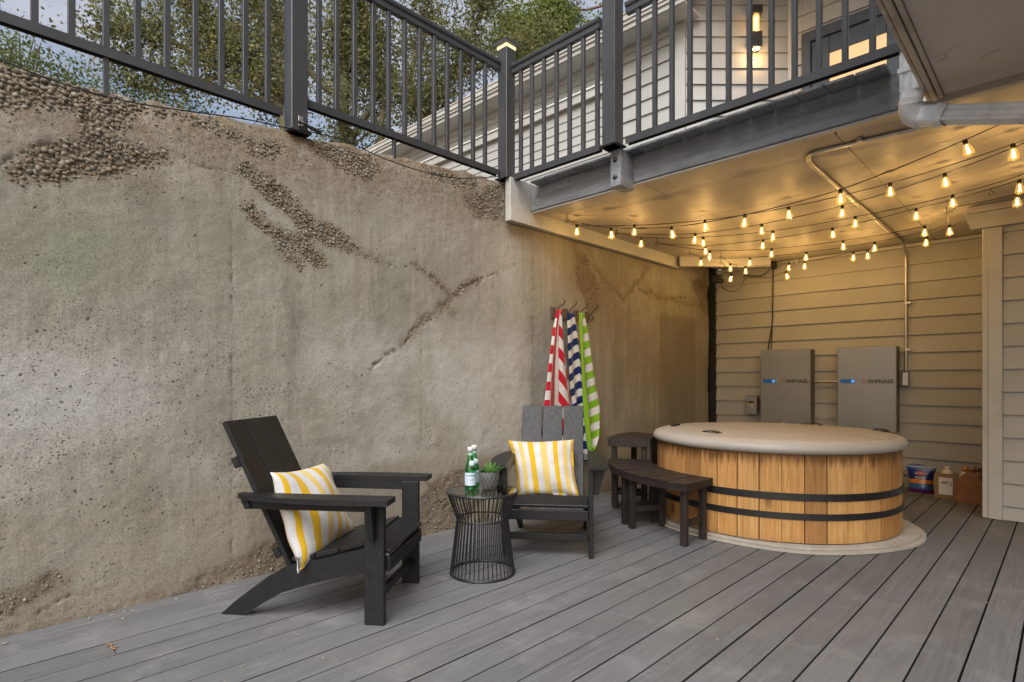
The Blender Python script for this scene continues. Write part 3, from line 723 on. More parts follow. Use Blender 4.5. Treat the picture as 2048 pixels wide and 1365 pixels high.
# lower belt of narrower boards left of the corner
wb = lap_wall('belt_wall', (-9.6, YF - .05), (-4.02, YF - .05), 2.2, 4.69, 4.66, house, lap=.12, th=.006)
m = MB(); m.cbox(-9.6, -4.00, YF - .105, YF - .03, 4.69, 4.80, .004); m.obj('belt_board', MT['trim'], house)
m = MB(); m.prism([(YF - .125, 4.80), (YF - .125, 4.815), (YF - .01, 4.85), (YF - .01, 4.80)], 0, -9.6, -3.99); m.obj('drip_cap', MT['white_metal'], house)
# angled bay wall and door wall above the deck
lap_wall('angled_wall', (-3.10, 5.975), (-2.262, 6.80), 2.73, 5.5, 4.983, house)
lap_wall('door_wall', (-2.262, 6.80), (-2.132, 6.80), 2.73, 5.6, 4.983, house)
lap_wall('door_wall', (-1.058, 6.80), (.6, 6.80), 2.73, 5.6, 4.983, house)
lap_wall('door_wall', (-2.13, 6.80), (-1.06, 6.80), 4.944, 5.6, 4.983, house)
m = MB(); m.cbox(-3.3, .8, 5.6, 7.2, 5.6, 5.64, .004); m.obj('porch_soffit', MT['soffit'], house)
m = MB(); m.cbox(-.022, .022, -.024, .02, 2.55, 5.5, .003); o = m.obj('corner_board', MT['trim'], house, (-2.262, 6.796, 0), math.radians(22))
# door: dark frame with lit glass
door = MB(); door.cbox(-2.13, -2.04, 6.765, 6.82, 2.75, 4.94, .004); door.cbox(-1.15, -1.06, 6.765, 6.82, 2.75, 4.94, .004); door.cbox(-2.13, -1.06, 6.763, 6.82, 4.83, 4.942, .004)
MT['door'] = simple('dark_blue_door_paint', (.045, .055, .068), .45, .12, 6, .1, 80)
dframe = door.obj('door_frame', MT['door'], house)
leaf_ = MB(); leaf_.cbox(-2.035, -1.86, 6.79, 6.83, 2.76, 4.825, .004); leaf_.cbox(-1.33, -1.155, 6.79, 6.83, 2.76, 4.825, .004); leaf_.cbox(-1.858, -1.332, 6.79, 6.83, 4.64, 4.825, .004); leaf_.cbox(-1.858, -1.332, 6.79, 6.83, 2.76, 3.1, .004)
dl = leaf_.obj('door', MT['door'], house)
m = MB(); m.box(-1.857, -1.333, 6.806, 6.812, 3.1, 4.64); m.obj('pane', emis('lit_door_glass', (1.0, .56, .26), .42, (.3, .2, .1)), dl)
# drip lamp by the door
MT['lamp_metal'] = simple('black_lamp_metal', (.018, .017, .016), .4, .2, 20, .1, 120)
lamp = thing('wall_lamp', 'black cylinder wall lamp lit warm on the upper siding by the door', 'lamp', (-2.555, 6.495, 0), math.radians(44.4))
m = MB(); m.cbox(-.055, .055, -.03, .012, 4.80, 5.26, .004); m.obj('back_plate', MT['lamp_metal'], lamp)
m = MB(); m.cbox(-.055, .055, -.13, -.03, 5.17, 5.262, .004); m.obj('hood', MT['lamp_metal'], lamp)
m = MB(); m.cbox(-.052, .052, -.128, -.03, 4.80, 4.97, .004); m.obj('lower_shade', MT['lamp_metal'], lamp)
m = MB(); m.lathe([(.033, 4.97), (.033, 5.17)], 16, (0, -.08, 0)); m.obj('glass_tube', m_glass('lamp_glass', (1, .86, .6), .2, .05, None, ((1, .55, .16), .5)), lamp)
m = MB(); m.lathe([(.012, 4.98), (.012, 5.16)], 10, (0, -.08, 0)); m.obj('light_tube', emis('lamp_core', (1, .6, .2), 4), lamp)
m = MB(); m.lathe([(0.0001, 4.796), (.04, 4.796)], 16, (0, -.08, 0)); m.obj('down_light', emis('lamp_down', (1, .6, .22), 5), lamp)
def plight(name, loc, watts, color, radius, parent=None):
    d = bpy.data.lights.new(name, 'POINT'); d.energy = watts; d.color = color; d.shadow_soft_size = radius
    o = bpy.data.objects.new(name, d); COL.objects.link(o); o.location = loc; o.parent = parent; return o
plight('lamp_glow', (0, -.10, 4.74), 2.2, (1, .55, .2), .03, lamp)
plight('lamp_glow', (0, -.16, 5.07), .5, (1, .55, .2), .03, lamp)

m = MB(); m.box(-3.2, 1.95, 7.11, 10.5, -.2, 5.62); m.box(-3.0, 1.95, 6.925, 7.105, 2.53, 5.59); m.obj('light_leak_blocker', MT['trim'], house)  # unseen boxes added to stop sky light leaking in above the ceiling
# ---------------------------------------------------------------- upper floor overhang at the right, with soffit
ov = thing('overhang', 'beige painted soffit of the upper storey jutting out overhead', 'soffit', (0, 0, 0))
m = MB(); m.box(-.438, .90, 1.35, 3.47, 2.502, 2.60); m.obj('soffit_panel', MT['soffit'], ov)  # unseen rear and right extent cut back to admit light
m = MB(); m.cbox(-.460, -.441, 1.35, 3.47, 2.490, 2.75, .003); m.obj('trim_board', MT['trim_old'], ov)
m = MB(); m.cbox(-.487, -.465, 1.345, 3.48, 2.485, 2.78, .004); m.obj('trim_board', MT['trim_old'], ov)
m = MB(); m.cbox(-.510, -.492, 1.34, 3.485, 2.496, 2.95, .004); m.obj('trim_board', MT['trim_old'], ov)
m = MB(); m.cbox(-.456, .90, 3.472, 3.51, 2.470, 2.60, .003); m.obj('end_trim', MT['trim_old'], ov)
lap_wall('storey_wall', (-.478, 3.47), (-.478, 1.35), 2.96, 5.6, 4.983, ov)
m = MB(); m.box(-.35, .90, 1.35, 3.46, 2.61, 5.6); m.obj('storey_body', MT['trim'], ov)
lap_wall('unseen_ground_wall', (1.95, 5.93), (1.95, 3.6), -.1, 2.55, 2.271, ov)  # unseen wall, kept short so light reaches the right wing

# ---------------------------------------------------------------- upper deck: boards, rim beam, ledger, plywood ceiling
ud = thing('upper_deck', 'raised deck with grey rim beam and plywood ceiling over the tub', 'deck', (0, 0, 0))
m = MB(); m.cbox(-3.205, -.56, 3.50, 3.545, 2.512, 2.702, .003); m.obj('rim_beam', MT['beam'], ud)
m = MB(); m.cbox(-3.205, -.56, 3.512, 3.548, 2.496, 2.5105, .002); m.obj('rim_strip', MT['trim'], ud)
m = MB(); m.cbox(-3.27, -3.21, 3.26, 6.02, 2.392, 2.742, .004); m.obj('ledger', MT['trim'], ud)
ubm = None
for k in range(18):
    xc = -3.13 + .0735 + k * .1449
    m_ = ubm or MB()
    if ubm is None:
        m_.cbox(-.0694, .0694, 3.40, 6.81, 2.703, 2.722, .003); ubm = m_.mesh('deck_board'); ubm.materials.append(MT['beam'])
    if xc > -.6: break
    mkobj('deck_board', ubm, None, ud, (xc, 0, random.uniform(-.001, .001)))
for (x0, x1, y0, y1) in [(-3.208, -2.18, 3.549, 7.027), (-2.178, -.958, 3.549, 4.648), (-2.178, -.958, 4.652, 7.027), (-.954, .30, 3.61, 5.90), (-.954, -.30, 5.904, 7.027), (.304, 1.94, 3.61, 5.90)]:
    m = MB(); m.cbox(x0, x1, y0, y1, 2.509, 2.525, .0015); m.obj('ceiling_panel', MT['ceiling'], ud)
m = MB(); m.cbox(-.94, 1.94, 3.549, 3.606, 2.502, 2.53, .002); m.obj('ceiling_strip', MT['ceiling'], ud)
m = MB(); m.cbox(0, 1.03, -.045, 0, 2.395, 2.508, .003); m.obj('angled_beam', MT['trim'], ud, (-3.19, 5.975, 0), math.radians(44.4))

# ---------------------------------------------------------------- railings
def rail_profile(L, z, top):
    """rail along +X of length L; top rail has a moulded cap"""
    m = MB()
    if top: prof = [(-.020, -.078), (.020, -.078), (.020, -.040), (.029, -.034), (.033, -.018), (.031, -.006), (.022, 0), (-.022, 0), (-.031, -.006), (-.033, -.018), (-.029, -.034), (-.020, -.040)]
    else: prof = [(-.021, -.046), (-.016, -.046), (-.016, -.030), (.016, -.030), (.016, -.046), (.021, -.046), (.021, 0), (-.021, 0)]
    m.prism([(y, z + q) for (y, q) in prof], 0, 0, L); return m
bal_cache = {}
def baluster(parent, loc, z0, z1, rotz=0):
    k = (round(z1 - z0, 3))
    if k not in bal_cache:
        m = MB(); m.cbox(-.0140, .0140, -.0140, .0140, 0, z1 - z0, .002); bal_cache[k] = m.mesh('baluster'); bal_cache[k].materials.append(MT['rail'])
    return mkobj('baluster', bal_cache[k], None, parent, (loc[0], loc[1], z0), rotz)
def post(parent, x, y, z0, z1, w=.051):
    m = MB(); m.cbox(-w, w, -w, w, z0, z1, .004); p = m.obj('post', MT['rail'], parent, (x, y, 0))
    m = MB(); m.cbox(-w - .018, w + .018, -w - .018, w + .018, z0, z0 + .014, .004); m.obj('base_plate', MT['rail'], p)
    return p
rl = thing('railing', 'dark metal railing standing along the top of the concrete wall', 'railing', (0, 0, 0))
XR = -3.325
rail_profile(1.90, 2.708, False).obj('bottom_rail', MT['rail'], rl, (XR, -.45, 0), PI / 2)
rail_profile(1.62, 2.812, False).obj('bottom_rail', MT['rail'], rl, (XR, 1.61, 0), PI / 2)
rail_profile(1.90, 3.61, True).obj('top_rail', MT['rail'], rl, (XR, -.45, 0), PI / 2)
rail_profile(1.62, 3.705, True).obj('top_rail', MT['rail'], rl, (XR, 1.61, 0), PI / 2)
for y in [-.315, -.186, -.058, .071, .199, .328, .461, .594, .724, .854, .988, 1.116, 1.243, 1.369]: baluster(rl, (XR, y), 2.70, 3.55)
for y in [1.686, 1.804, 1.931, 2.069, 2.19, 2.321, 2.45, 2.58, 2.703, 2.834, 2.961, 3.088]: baluster(rl, (XR, y), 2.80, 3.64)
for y, z0, z1 in [(.594, 2.46, 2.664), (2.235, 2.62, 2.768)]:
    m = MB(); m.cbox(-.012, .012, -.012, .012, z0, z1, .002); m.obj('foot', MT['rail'], rl, (XR, y, 0))
post(rl, -3.335, 1.545, 2.585, 3.84)
cp = post(rl, -3.288, 3.293, 2.735, 3.80)
MT['cap_light'] = emis('post_cap_light', (1, .76, .38), .75)
m = MB(); m.cbox(-.056, .056, -.056, .056, 3.80, 3.822, .002); m.obj('cap_light', MT['cap_light'], cp)
m = MB(); w = .074; m.add([(-w, -w, 3.824), (w, -w, 3.824), (w, w, 3.824), (-w, w, 3.824), (-w, -w, 3.852), (w, -w, 3.852), (w, w, 3.852), (-w, w, 3.852), (0, 0, 3.90)],
      [(3, 2, 1, 0), (0, 1, 5, 4), (1, 2, 6, 5), (2, 3, 7, 6), (3, 0, 4, 7), (4, 5, 8), (5, 6, 8), (6, 7, 8), (7, 4, 8)]); m.obj('post_cap', MT['rail'], cp)
bk = MB(); bk.cbox(-.014, .014, -.006, .0, 2.64, 2.70, .001); bk.obj('bracket', MT['steel'], rl, (-3.278, 1.545, -.02), PI / 2)
m = MB(); m.tube(smooth_path([(-3.27, 1.53, 2.64), (-3.24, 1.55, 2.63), (-3.235, 1.60, 2.605), (-3.25, 1.66, 2.615), (-3.27, 1.57, 2.635)], 5), .009, 6); m.obj('cable_loop', MT['wire'], rl)

rr_ = thing('railing', 'dark metal railing along the front edge of the upper deck', 'railing', (0, 0, 0))
YR = 3.32
rail_profile(.86, 2.772, False).obj('bottom_rail', MT['rail'], rr_, (-3.232, YR, 0)); rail_profile(.86, 3.672, True).obj('top_rail', MT['rail'], rr_, (-3.232, YR, 0))
rail_profile(1.62, 2.754, False).obj('bottom_rail', MT['rail'], rr_, (-2.155, YR, 0)); rail_profile(1.62, 3.672, True).obj('top_rail', MT['rail'], rr_, (-2.155, YR, 0))
for x in [-3.151, -3.031, -2.905, -2.778, -2.652, -2.526, -2.40]: baluster(rr_, (x, YR), 2.765, 3.60)
for k in range(12): baluster(rr_, (-2.065 + k * .1232, YR), 2.75, 3.60)
pp = post(rr_, -2.262, 3.305, 2.715, 3.80, .053)
m = MB(); m.cbox(-.056, .056, -.056, .056, 3.80, 3.822, .002); m.obj('cap_light', MT['cap_light'], pp)
m = MB(); m.cbox(-2.302, -2.216, 3.335, 3.40, 2.455, 2.712, .004); m.cbox(-2.302, -2.216, 3.398, 3.501, 2.455, 2.702, .003); blk = m.obj('mounting_block', MT['beam'], rr_)
for z in (2.52, 2.64):
    m = MB(); m.lathe([(.0001, .012), (.012, .010), (.018, .003), (.018, 0)], 10); b_ = m.obj('bolt', MT['lamp_metal'], blk, (-2.262, 3.335, z)); b_.rotation_euler = (PI / 2, 0, 0)
# ================================================================== OBJECTS
# ---------------------------------------------------------------- downspout with corrugated elbow
ds = thing('downspout', 'white corrugated downspout elbowing out from under the overhang', 'downspout', (0, 0, 0))
def ribbed(path, a, b, up=Vector((0, 0, 1))):
    """rectangular ribbed pipe swept along a path; a,b half widths"""
    prof = []
    for (px, py, qx, qy) in [(-a, -b, a, -b), (a, -b, a, b), (a, b, -a, b), (-a, b, -a, -b)]:
        for k in range(8):
            t = k / 8; x = px + (qx - px) * t; y = py + (qy - py) * t
            dx, dy = (qy - py), -(qx - px); L = math.hypot(dx, dy); dx /= L; dy /= L
            dpt = -.0035 if k in (2, 3, 5, 6) else 0.0
            if k == 0: x *= .93; y *= .93
            prof.append((x + dx * dpt, y + dy * dpt))
    return prof
def sweep(m, path, prof, side):
    P = [Vector(p) for p in path]; n = len(prof); vs = []
    for i, p in enumerate(P):
        t = (P[min(i + 1, len(P) - 1)] - P[max(i - 1, 0)]).normalized(); a = side - t * side.dot(t); a.normalize(); b = t.cross(a)
        sc = 1.0
        for (x, y) in prof: vs.append(p + (a * x + b * y) * sc)
    fs = [(i * n + k, i * n + (k + 1) % n, (i + 1) * n + (k + 1) % n, (i + 1) * n + k) for i in range(len(P) - 1) for k in range(n)]
    m.add(vs, fs, False); m.add(vs[:n], [tuple(range(n))]); m.add(vs[-n:], [tuple(range(n - 1, -1, -1))])
prof = ribbed(None, .036, .026)
sd = Vector((.25, -.97, 0)).normalized()
m = MB(); sweep(m, [(-.556, 3.35, 3.3), (-.556, 3.35, 2.512)], ribbed(None, .041, .041), Vector((1, 0, 0))); m.obj('pipe', MT['white_metal'], ds)
el = fillet([(-.556, 3.35, 2.515), (-.556, 3.35, 2.395), (-.41, 3.305, 2.340)], .085, 11)
el2 = []
m = MB(); n_ = len(el); side_ = Vector((.3, -.954, 0))
P = [Vector(p) for p in el]; vs_ = []; pr = [(math.cos(2 * PI * k / 20), math.sin(2 * PI * k / 20)) for k in range(20)]
Q = []
for i in range(n_ - 1):
    Q += [(P[i].lerp(P[i + 1], .0), 1.0), (P[i].lerp(P[i + 1], .55), 1.0), (P[i].lerp(P[i + 1], .60), 1.16), (P[i].lerp(P[i + 1], .97), 1.0)]
Q.append((P[-1], 1.0))
for i, (p, s_) in enumerate(Q):
    t = (Q[min(i + 1, len(Q) - 1)][0] - Q[max(i - 1, 0)][0]).normalized(); a = side_ - t * side_.dot(t); a.normalize(); b = t.cross(a)
    for (cx_, cy_) in pr:
        ex = .039 * s_ * math.copysign(abs(cx_) ** .5, cx_); ey = .044 * s_ * math.copysign(abs(cy_) ** .5, cy_); vs_.append(p + a * ex + b * ey)
fs_ = [(i * 20 + k, i * 20 + (k + 1) % 20, (i + 1) * 20 + (k + 1) % 20, (i + 1) * 20 + k) for i in range(len(Q) - 1) for k in range(20)]
m.add(vs_, fs_, False); m.obj('elbow', MT['white_metal'], ds)
m = MB(); sweep(m, [(-.425, 3.31, 2.346), (-.10, 3.205, 2.216), (.15, 3.12, 2.12)], ribbed(None, .034, .037), Vector((.3, -.954, 0))); m.obj('pipe', MT['white_metal'], ds)
m = MB(); m.cbox(-.603, -.511, 3.302, 3.399, 2.60, 2.625, .003); m.obj('strap', MT['white_metal'], ds)

# ---------------------------------------------------------------- conduit on the ceiling and wall
cd = thing('conduit', 'bent galvanised conduit running across the ceiling and down the siding', 'conduit', (0, 0, 0))
P = fillet([(-.30, 3.83, 2.497), (-.53, 3.81, 2.495), (-1.155, 3.765, 2.495), (-1.19, 3.95, 2.495), (-1.205, 6.9, 2.495), (-1.205, 7.018, 2.40), (-1.205, 7.02, 1.20)], .09, 7)
m = MB(); m.tube(P, .0130, 10); m.obj('pipe', MT['steel'], cd)
m = MB(); m.cbox(-1.235, -1.175, 6.975, 7.035, 1.045, 1.19, .008); m.obj('junction_box', MT['steel'], cd)
for (x, y, z, v) in [(-.87, 3.787, 2.497, 0), (-1.197, 5.0, 2.497, 0), (-1.205, 7.02, 1.9, 1), (-1.205, 7.02, 1.42, 1)]:
    m = MB()
    if v: m.cbox(x - .014, x + .045, y - .012, y + .012, z - .012, z + .012, .002)
    else: m.cbox(x - .014, x + .014, y - .045, y + .014, z - .014, z + .012, .002)
    m.obj('clamp', MT['steel'], cd)

# ---------------------------------------------------------------- battery cabinets
def text(body, size, mat, parent, loc, rot=(PI / 2, 0, 0), extrude=.0008, align='LEFT', offset=0.0):
    cu = bpy.data.curves.new('lettering', 'FONT'); cu.body = body; cu.size = size; cu.extrude = extrude; cu.align_x = align; cu.resolution_u = 3; cu.offset = offset
    o = bpy.data.objects.new('lettering', cu); COL.objects.link(o)
    me = bpy.data.meshes.new_from_object(o.evaluated_get(bpy.context.evaluated_depsgraph_get())); bpy.data.objects.remove(o); me.name = 'lettering'
    me.materials.clear(); me.materials.append(mat); o = bpy.data.objects.new('lettering', me); COL.objects.link(o)
    o.parent = parent; o.location = loc; o.rotation_euler = rot; return o
MT['ink'] = simple('dark_print', (.035, .03, .028), .5, .05, 5, 0, 10)
MT['orange'] = simple('orange_print', (.35, .09, .02), .5, .05, 5, 0, 10)
MT['led'] = emis('blue_status_light', (.02, .20, .45), .09, (.01, .05, .12)); MT['led2'] = emis('blue_status_ring', (.12, .45, 1), .38)
def cabinet(x0, x1, label):
    c = thing('battery_cabinet', label, 'battery', ((x0 + x1) / 2, 6.95, .57), 0, 'battery cabinets on the back wall'); hw = (x1 - x0) / 2
    m = MB(); m.cbox(-hw + .004, hw - .004, -.055, .09, .004, .886, .006); m.obj('case', MT['cabinet_dark'], c)
    m = MB(); m.cbox(-hw, hw, -.082, -.056, 0, .89, .006); f = m.obj('front_cover', MT['cabinet'], c)
    m = MB(); m.cbox(-hw + .03, -hw + .17, -.0835, -.08, .503, .545, .001); m.obj('status_strip', MT['led'], f)
    m = MB(); m.lathe([(.0001, .002), (.016, .002)], 20); q = m.obj('status_ring', MT['led2'], f, (-hw + .15, -.083, .524)); q.rotation_euler = (PI / 2, 0, 0)
    text('ENPHASE.', .054, MT['ink'], f, (-hw + .292, -.083, .505), offset=.0014)
    m = MB(); m.lathe([(.0165, 0), (.0165, .0015), (.0205, .0015), (.0205, 0)], 24); q = m.obj('logo_ring', MT['orange'], f, (-hw + .262, -.083, .524)); q.rotation_euler = (PI / 2, 0, 0)
    m = MB(); m.box(-.010, .010, -.0015, .0005, -.0025, .0025); m.obj('logo_bar', MT['orange'], f, (-hw + .262, -.083, .524))
    return c
cabinet(-2.615, -2.07, 'grey wall battery cabinet nearer the concrete wall, left of its twin')
cabinet(-1.80, -1.26, 'grey wall battery cabinet beside the vertical conduit, right of its twin')
m = MB(); m.tube([(-2.06, 6.98, 1.09), (-1.81, 6.98, 1.09)], .011, 8); tag(m.obj('conduit', MT['steel']), 'short level conduit linking the two grey battery cabinets', 'conduit')
m = MB(); m.tube([(-1.255, 7.0, 1.075), (-1.236, 7.0, 1.075)], .013, 8); m.obj('nipple', MT['steel'], cd)

# disconnect switch, its cable, and black drop cord
dc = thing('disconnect_switch', 'small grey disconnect switch box with sticker left of the battery cabinets', 'switch box', (-2.755, 7.0, .69))
m = MB(); m.cbox(-.066, .066, -.055, .035, 0, .23, .006); m.obj('box', MT['cabinet'], dc)
m = MB(); m.cbox(-.03, .03, -.0575, -.054, .09, .165, .001); m.obj('sticker', simple('pale_sticker', (.42, .36, .27), .6, .3, 60, 0, 10), dc)
m = MB(); m.cbox(-.03, .03, -.059, -.0565, .135, .163, .0005); m.obj('sticker_header', MT['ink'], dc)
m = MB(); m.cbox(.069, .085, -.045, -.02, .05, .21, .004); m.obj('handle', simple('dark_red_handle', (.09, .018, .012), .5), dc)
m = MB(); m.tube(smooth_path([(-2.69, 7.025, 2.46), (-2.705, 7.022, 2.36), (-2.725, 7.022, 2.25), (-2.714, 7.022, 2.0), (-2.716, 7.02, 1.6), (-2.735, 7.02, 1.25), (-2.765, 7.01, .92)], 6), .0105, 8); m.obj('flexible_conduit', MT['steel'], dc)
m = MB(); m.tube(smooth_path([(-2.82, 6.99, .78), (-2.84, 6.985, .70), (-2.86, 6.98, .55), (-2.93, 6.96, .5), (-3.05, 6.94, .53), (-3.08, 6.93, .45)], 6), .012, 7); m.obj('tail_cord', MT['wire'], dc)
m = MB(); m.tube(smooth_path([(-2.50, 6.98, 2.44), (-2.525, 7.02, 2.40), (-2.532, 7.022, 2.0), (-2.54, 7.022, 1.75), (-2.585, 7.015, 1.45), (-2.59, 7.01, 1.25)], 6), .007, 7)
m.tube(smooth_path([(-2.535, 7.02, 1.78), (-2.545, 7.02, 1.45)], 6), .004, 6)
m.cbox(-2.53, -2.47, 6.95, 7.0, 2.42, 2.50, .004); m.tube(smooth_path([(-2.55, 6.97, 2.42), (-2.62, 6.96, 2.36), (-2.74, 6.95, 2.365), (-2.85, 6.94, 2.39)], 6), .007, 7)
tag(m.obj('power_cord', MT['wire']), 'black power cord hanging down the siding behind the left battery cabinet', 'cord')
# camera or junction at the far corner of the ceiling
m = MB(); m.cbox(-3.07, -2.96, 6.55, 6.66, 2.27, 2.36, .008); m.tube([(-2.955, 6.57, 2.315), (-2.93, 6.55, 2.315)], .02, 8)
m.tube(smooth_path([(-2.98, 6.6, 2.27), (-2.94, 6.6, 2.19), (-2.84, 6.62, 2.15), (-2.76, 6.65, 2.20), (-2.70, 6.7, 2.37)], 6), .005, 6)
tag(m.obj('junction_box', MT['black']), 'small black junction box with a dangling wire in the far ceiling corner', 'box')

# ---------------------------------------------------------------- string lights
def bulb_meshes():
    g = MB(); g.lathe([(.0105, -.018), (.0135, -.025), (.0180, -.038), (.0228, -.054), (.0268, -.070), (.0272, -.078), (.0240, -.085), (.0150, -.089), (.0055, -.090), (.0042, -.094), (.0001, -.0955)], 16)
    gm = g.mesh('light_bulb'); gm.materials.append(m_glass('amber_bulb_glass', (1.0, .88, .62), .25, .06, None, ((1.0, .60, .14), .13)))
    s_ = MB(); s_.lathe([(.0001, .004), (.010, .004), (.0125, 0), (.0125, -.016), (.0115, -.024), (.0115, -.0255), (.0001, -.0255)], 10); sm = s_.mesh('socket'); sm.materials.append(MT['wire'])
    f = MB()
    for k in range(4):
        a = k * PI / 2 + .4; f.tube([(.003 * math.cos(a), .003 * math.sin(a), -.030), (.009 * math.cos(a), .009 * math.sin(a), -.076)], .0014, 5, smooth=True)
    fm = f.mesh('filament'); fm.materials.append(emis('glowing_filament', (1.0, .74, .30), 7))
    return gm, sm, fm
BG, BS, BF = bulb_meshes()
BULB_W = 0.72
def string(label, pts, bulbs, tilt={}):
    """pts: hook and cable points; bulbs: indices of pts that carry a bulb"""
    s_ = thing('string_light', label, 'string light', (0, 0, 0), 0, 'strings of bulbs under the ceiling')
    path = []
    for a, b in zip(pts[:-1], pts[1:]):
        a = Vector(a); b = Vector(b); L = (b - a).length
        for k in range(6):
            t = k / 6; p = a.lerp(b, t); p.z -= .022 * L * 4 * t * (1 - t) * (.5 if L > .3 else .2); path.append(p)
    path.append(Vector(pts[-1])); m = MB(); m.tube(path, .0030, 6); m.obj('cable', MT['wire'], s_)
    hk = Vector(pts[0])
    h = MB(); h.tube([hk + Vector((-.02, 0, .0)) + Vector((.012 * math.cos(a), .006 * math.sin(a), .014 * math.sin(a) + .0)) for a in np.linspace(.3, 6.0, 10)], .0022, 6)
    h.tube([hk + Vector((-.02, 0, .014)), (hk.x - .02, hk.y, 2.512)], .0022, 6); h.obj('hook', MT['wire'], s_)
    for i in bulbs:
        b = mkobj('light_bulb', BG, None, s_, pts[i]); tl = tilt.get(i, (random.uniform(-.10, .10), random.uniform(-.10, .10)))
        b.rotation_euler = (tl[0], tl[1], random.uniform(0, 6.28) if i not in tilt else 0)
        mkobj('socket', BS, None, b, (0, 0, 0)); mkobj('filament', BF, None, b, (0, 0, 0))
        plight('bulb_light', (0, 0, -.076), BULB_W, (1.0, .65, .29), .006, b)
    return s_
string('string of lit bulbs nearest the rim beam, upper of two from the front hook', [(-3.016, 3.753, 2.45), (-3.005, 3.86, 2.43), (-2.659, 4.211, 2.43), (-2.159, 4.487, 2.43), (-1.54, 4.596, 2.43), (-.864, 4.512, 2.43), (-.229, 4.247, 2.43), (.25, 4.05, 2.47)], [1, 2, 3, 4, 5, 6])
string('lowest sagging string of lit bulbs in front, one bulb by the downspout', [(-3.016, 3.775, 2.45), (-2.682, 3.896, 2.349), (-2.176, 3.957, 2.274), (-1.569, 3.852, 2.225), (-1.007, 3.912, 2.277), (-.418, 4.013, 2.438), (-.22, 4.03, 2.50)], [1, 2, 3, 4, 5], {5: (.2, -.25), 2: (.1, -.18)})
string('lit bulb string from the second hook that passes nearer the rim beam', [(-2.96, 4.41, 2.45), (-2.42, 4.842, 2.43), (-1.869, 4.941, 2.43), (-1.234, 4.843, 2.43), (-.575, 4.548, 2.43), (-.05, 4.22, 2.45)], [1, 2, 3, 4])
string('lit bulb string from the second hook that passes farther from the beam', [(-2.95, 4.41, 2.45), (-2.825, 4.592, 2.42), (-2.411, 4.972, 2.42), (-1.866, 5.185, 2.42), (-1.232, 5.204, 2.42), (-.597, 5.079, 2.42), (.05, 4.82, 2.45)], [1, 2, 3, 4, 5])
string('lit bulb string from the third hook, nearer of its pair', [(-2.886, 5.001, 2.45), (-2.547, 5.304, 2.42), (-2.053, 5.453, 2.42), (-1.468, 5.46, 2.42), (-.843, 5.285, 2.42), (-.24, 5.003, 2.42), (.05, 4.86, 2.45)], [1, 2, 3, 4, 5])
string('lit bulb string from the third hook, farther of its pair', [(-2.886, 5.02, 2.45), (-2.613, 5.542, 2.42), (-2.133, 5.887, 2.42), (-1.529, 6.02, 2.42), (-.885, 5.941, 2.42), (-.60, 5.35, 2.40), (-.258, 5.20, 2.38), (.1, 5.1, 2.42)], [1, 2, 3, 4, 6])
string('lit bulb string over the far part of the tub from the fourth hook', [(-2.869, 5.651, 2.45), (-2.832, 5.792, 2.42), (-2.456, 6.16, 2.42), (-1.935, 6.301, 2.42), (-1.331, 6.296, 2.42), (-.72, 5.95, 2.40), (-.66, 5.28, 2.39)], [1, 2, 3, 4, 5])
string('farthest string of lit bulbs close to the back siding', [(-2.715, 6.061, 2.45), (-2.698, 6.228, 2.40), (-2.62, 6.44, 2.39), (-2.214, 6.626, 2.40), (-2.05, 6.62, 2.39), (-1.566, 6.537, 2.40), (-1.442, 6.534, 2.40), (-.925, 6.289, 2.40), (-.65, 6.1, 2.45)], [1, 2, 3, 4, 5, 6, 7])
string('short drooping pair of lit bulbs at the far left ceiling corner', [(-2.745, 6.129, 2.40), (-2.632, 6.101, 2.263), (-2.488, 6.241, 2.22), (-2.333, 6.394, 2.22), (-2.173, 6.41, 2.266), (-2.05, 6.5, 2.40)], [1, 4], {1: (.25, .3), 4: (-.2, -.3)})
h = MB(); h.tube([(-.411, 5.591 - .15, 2.51), (-.411, 5.44, 2.49)] + [(-.411 + .014 * math.sin(a), 5.44, 2.476 + .014 * math.cos(a)) for a in np.linspace(0, 5.2, 9)], .0024, 6)
tag(h.obj('hook', MT['wire']), 'empty black screw hook in the ceiling', 'hook')

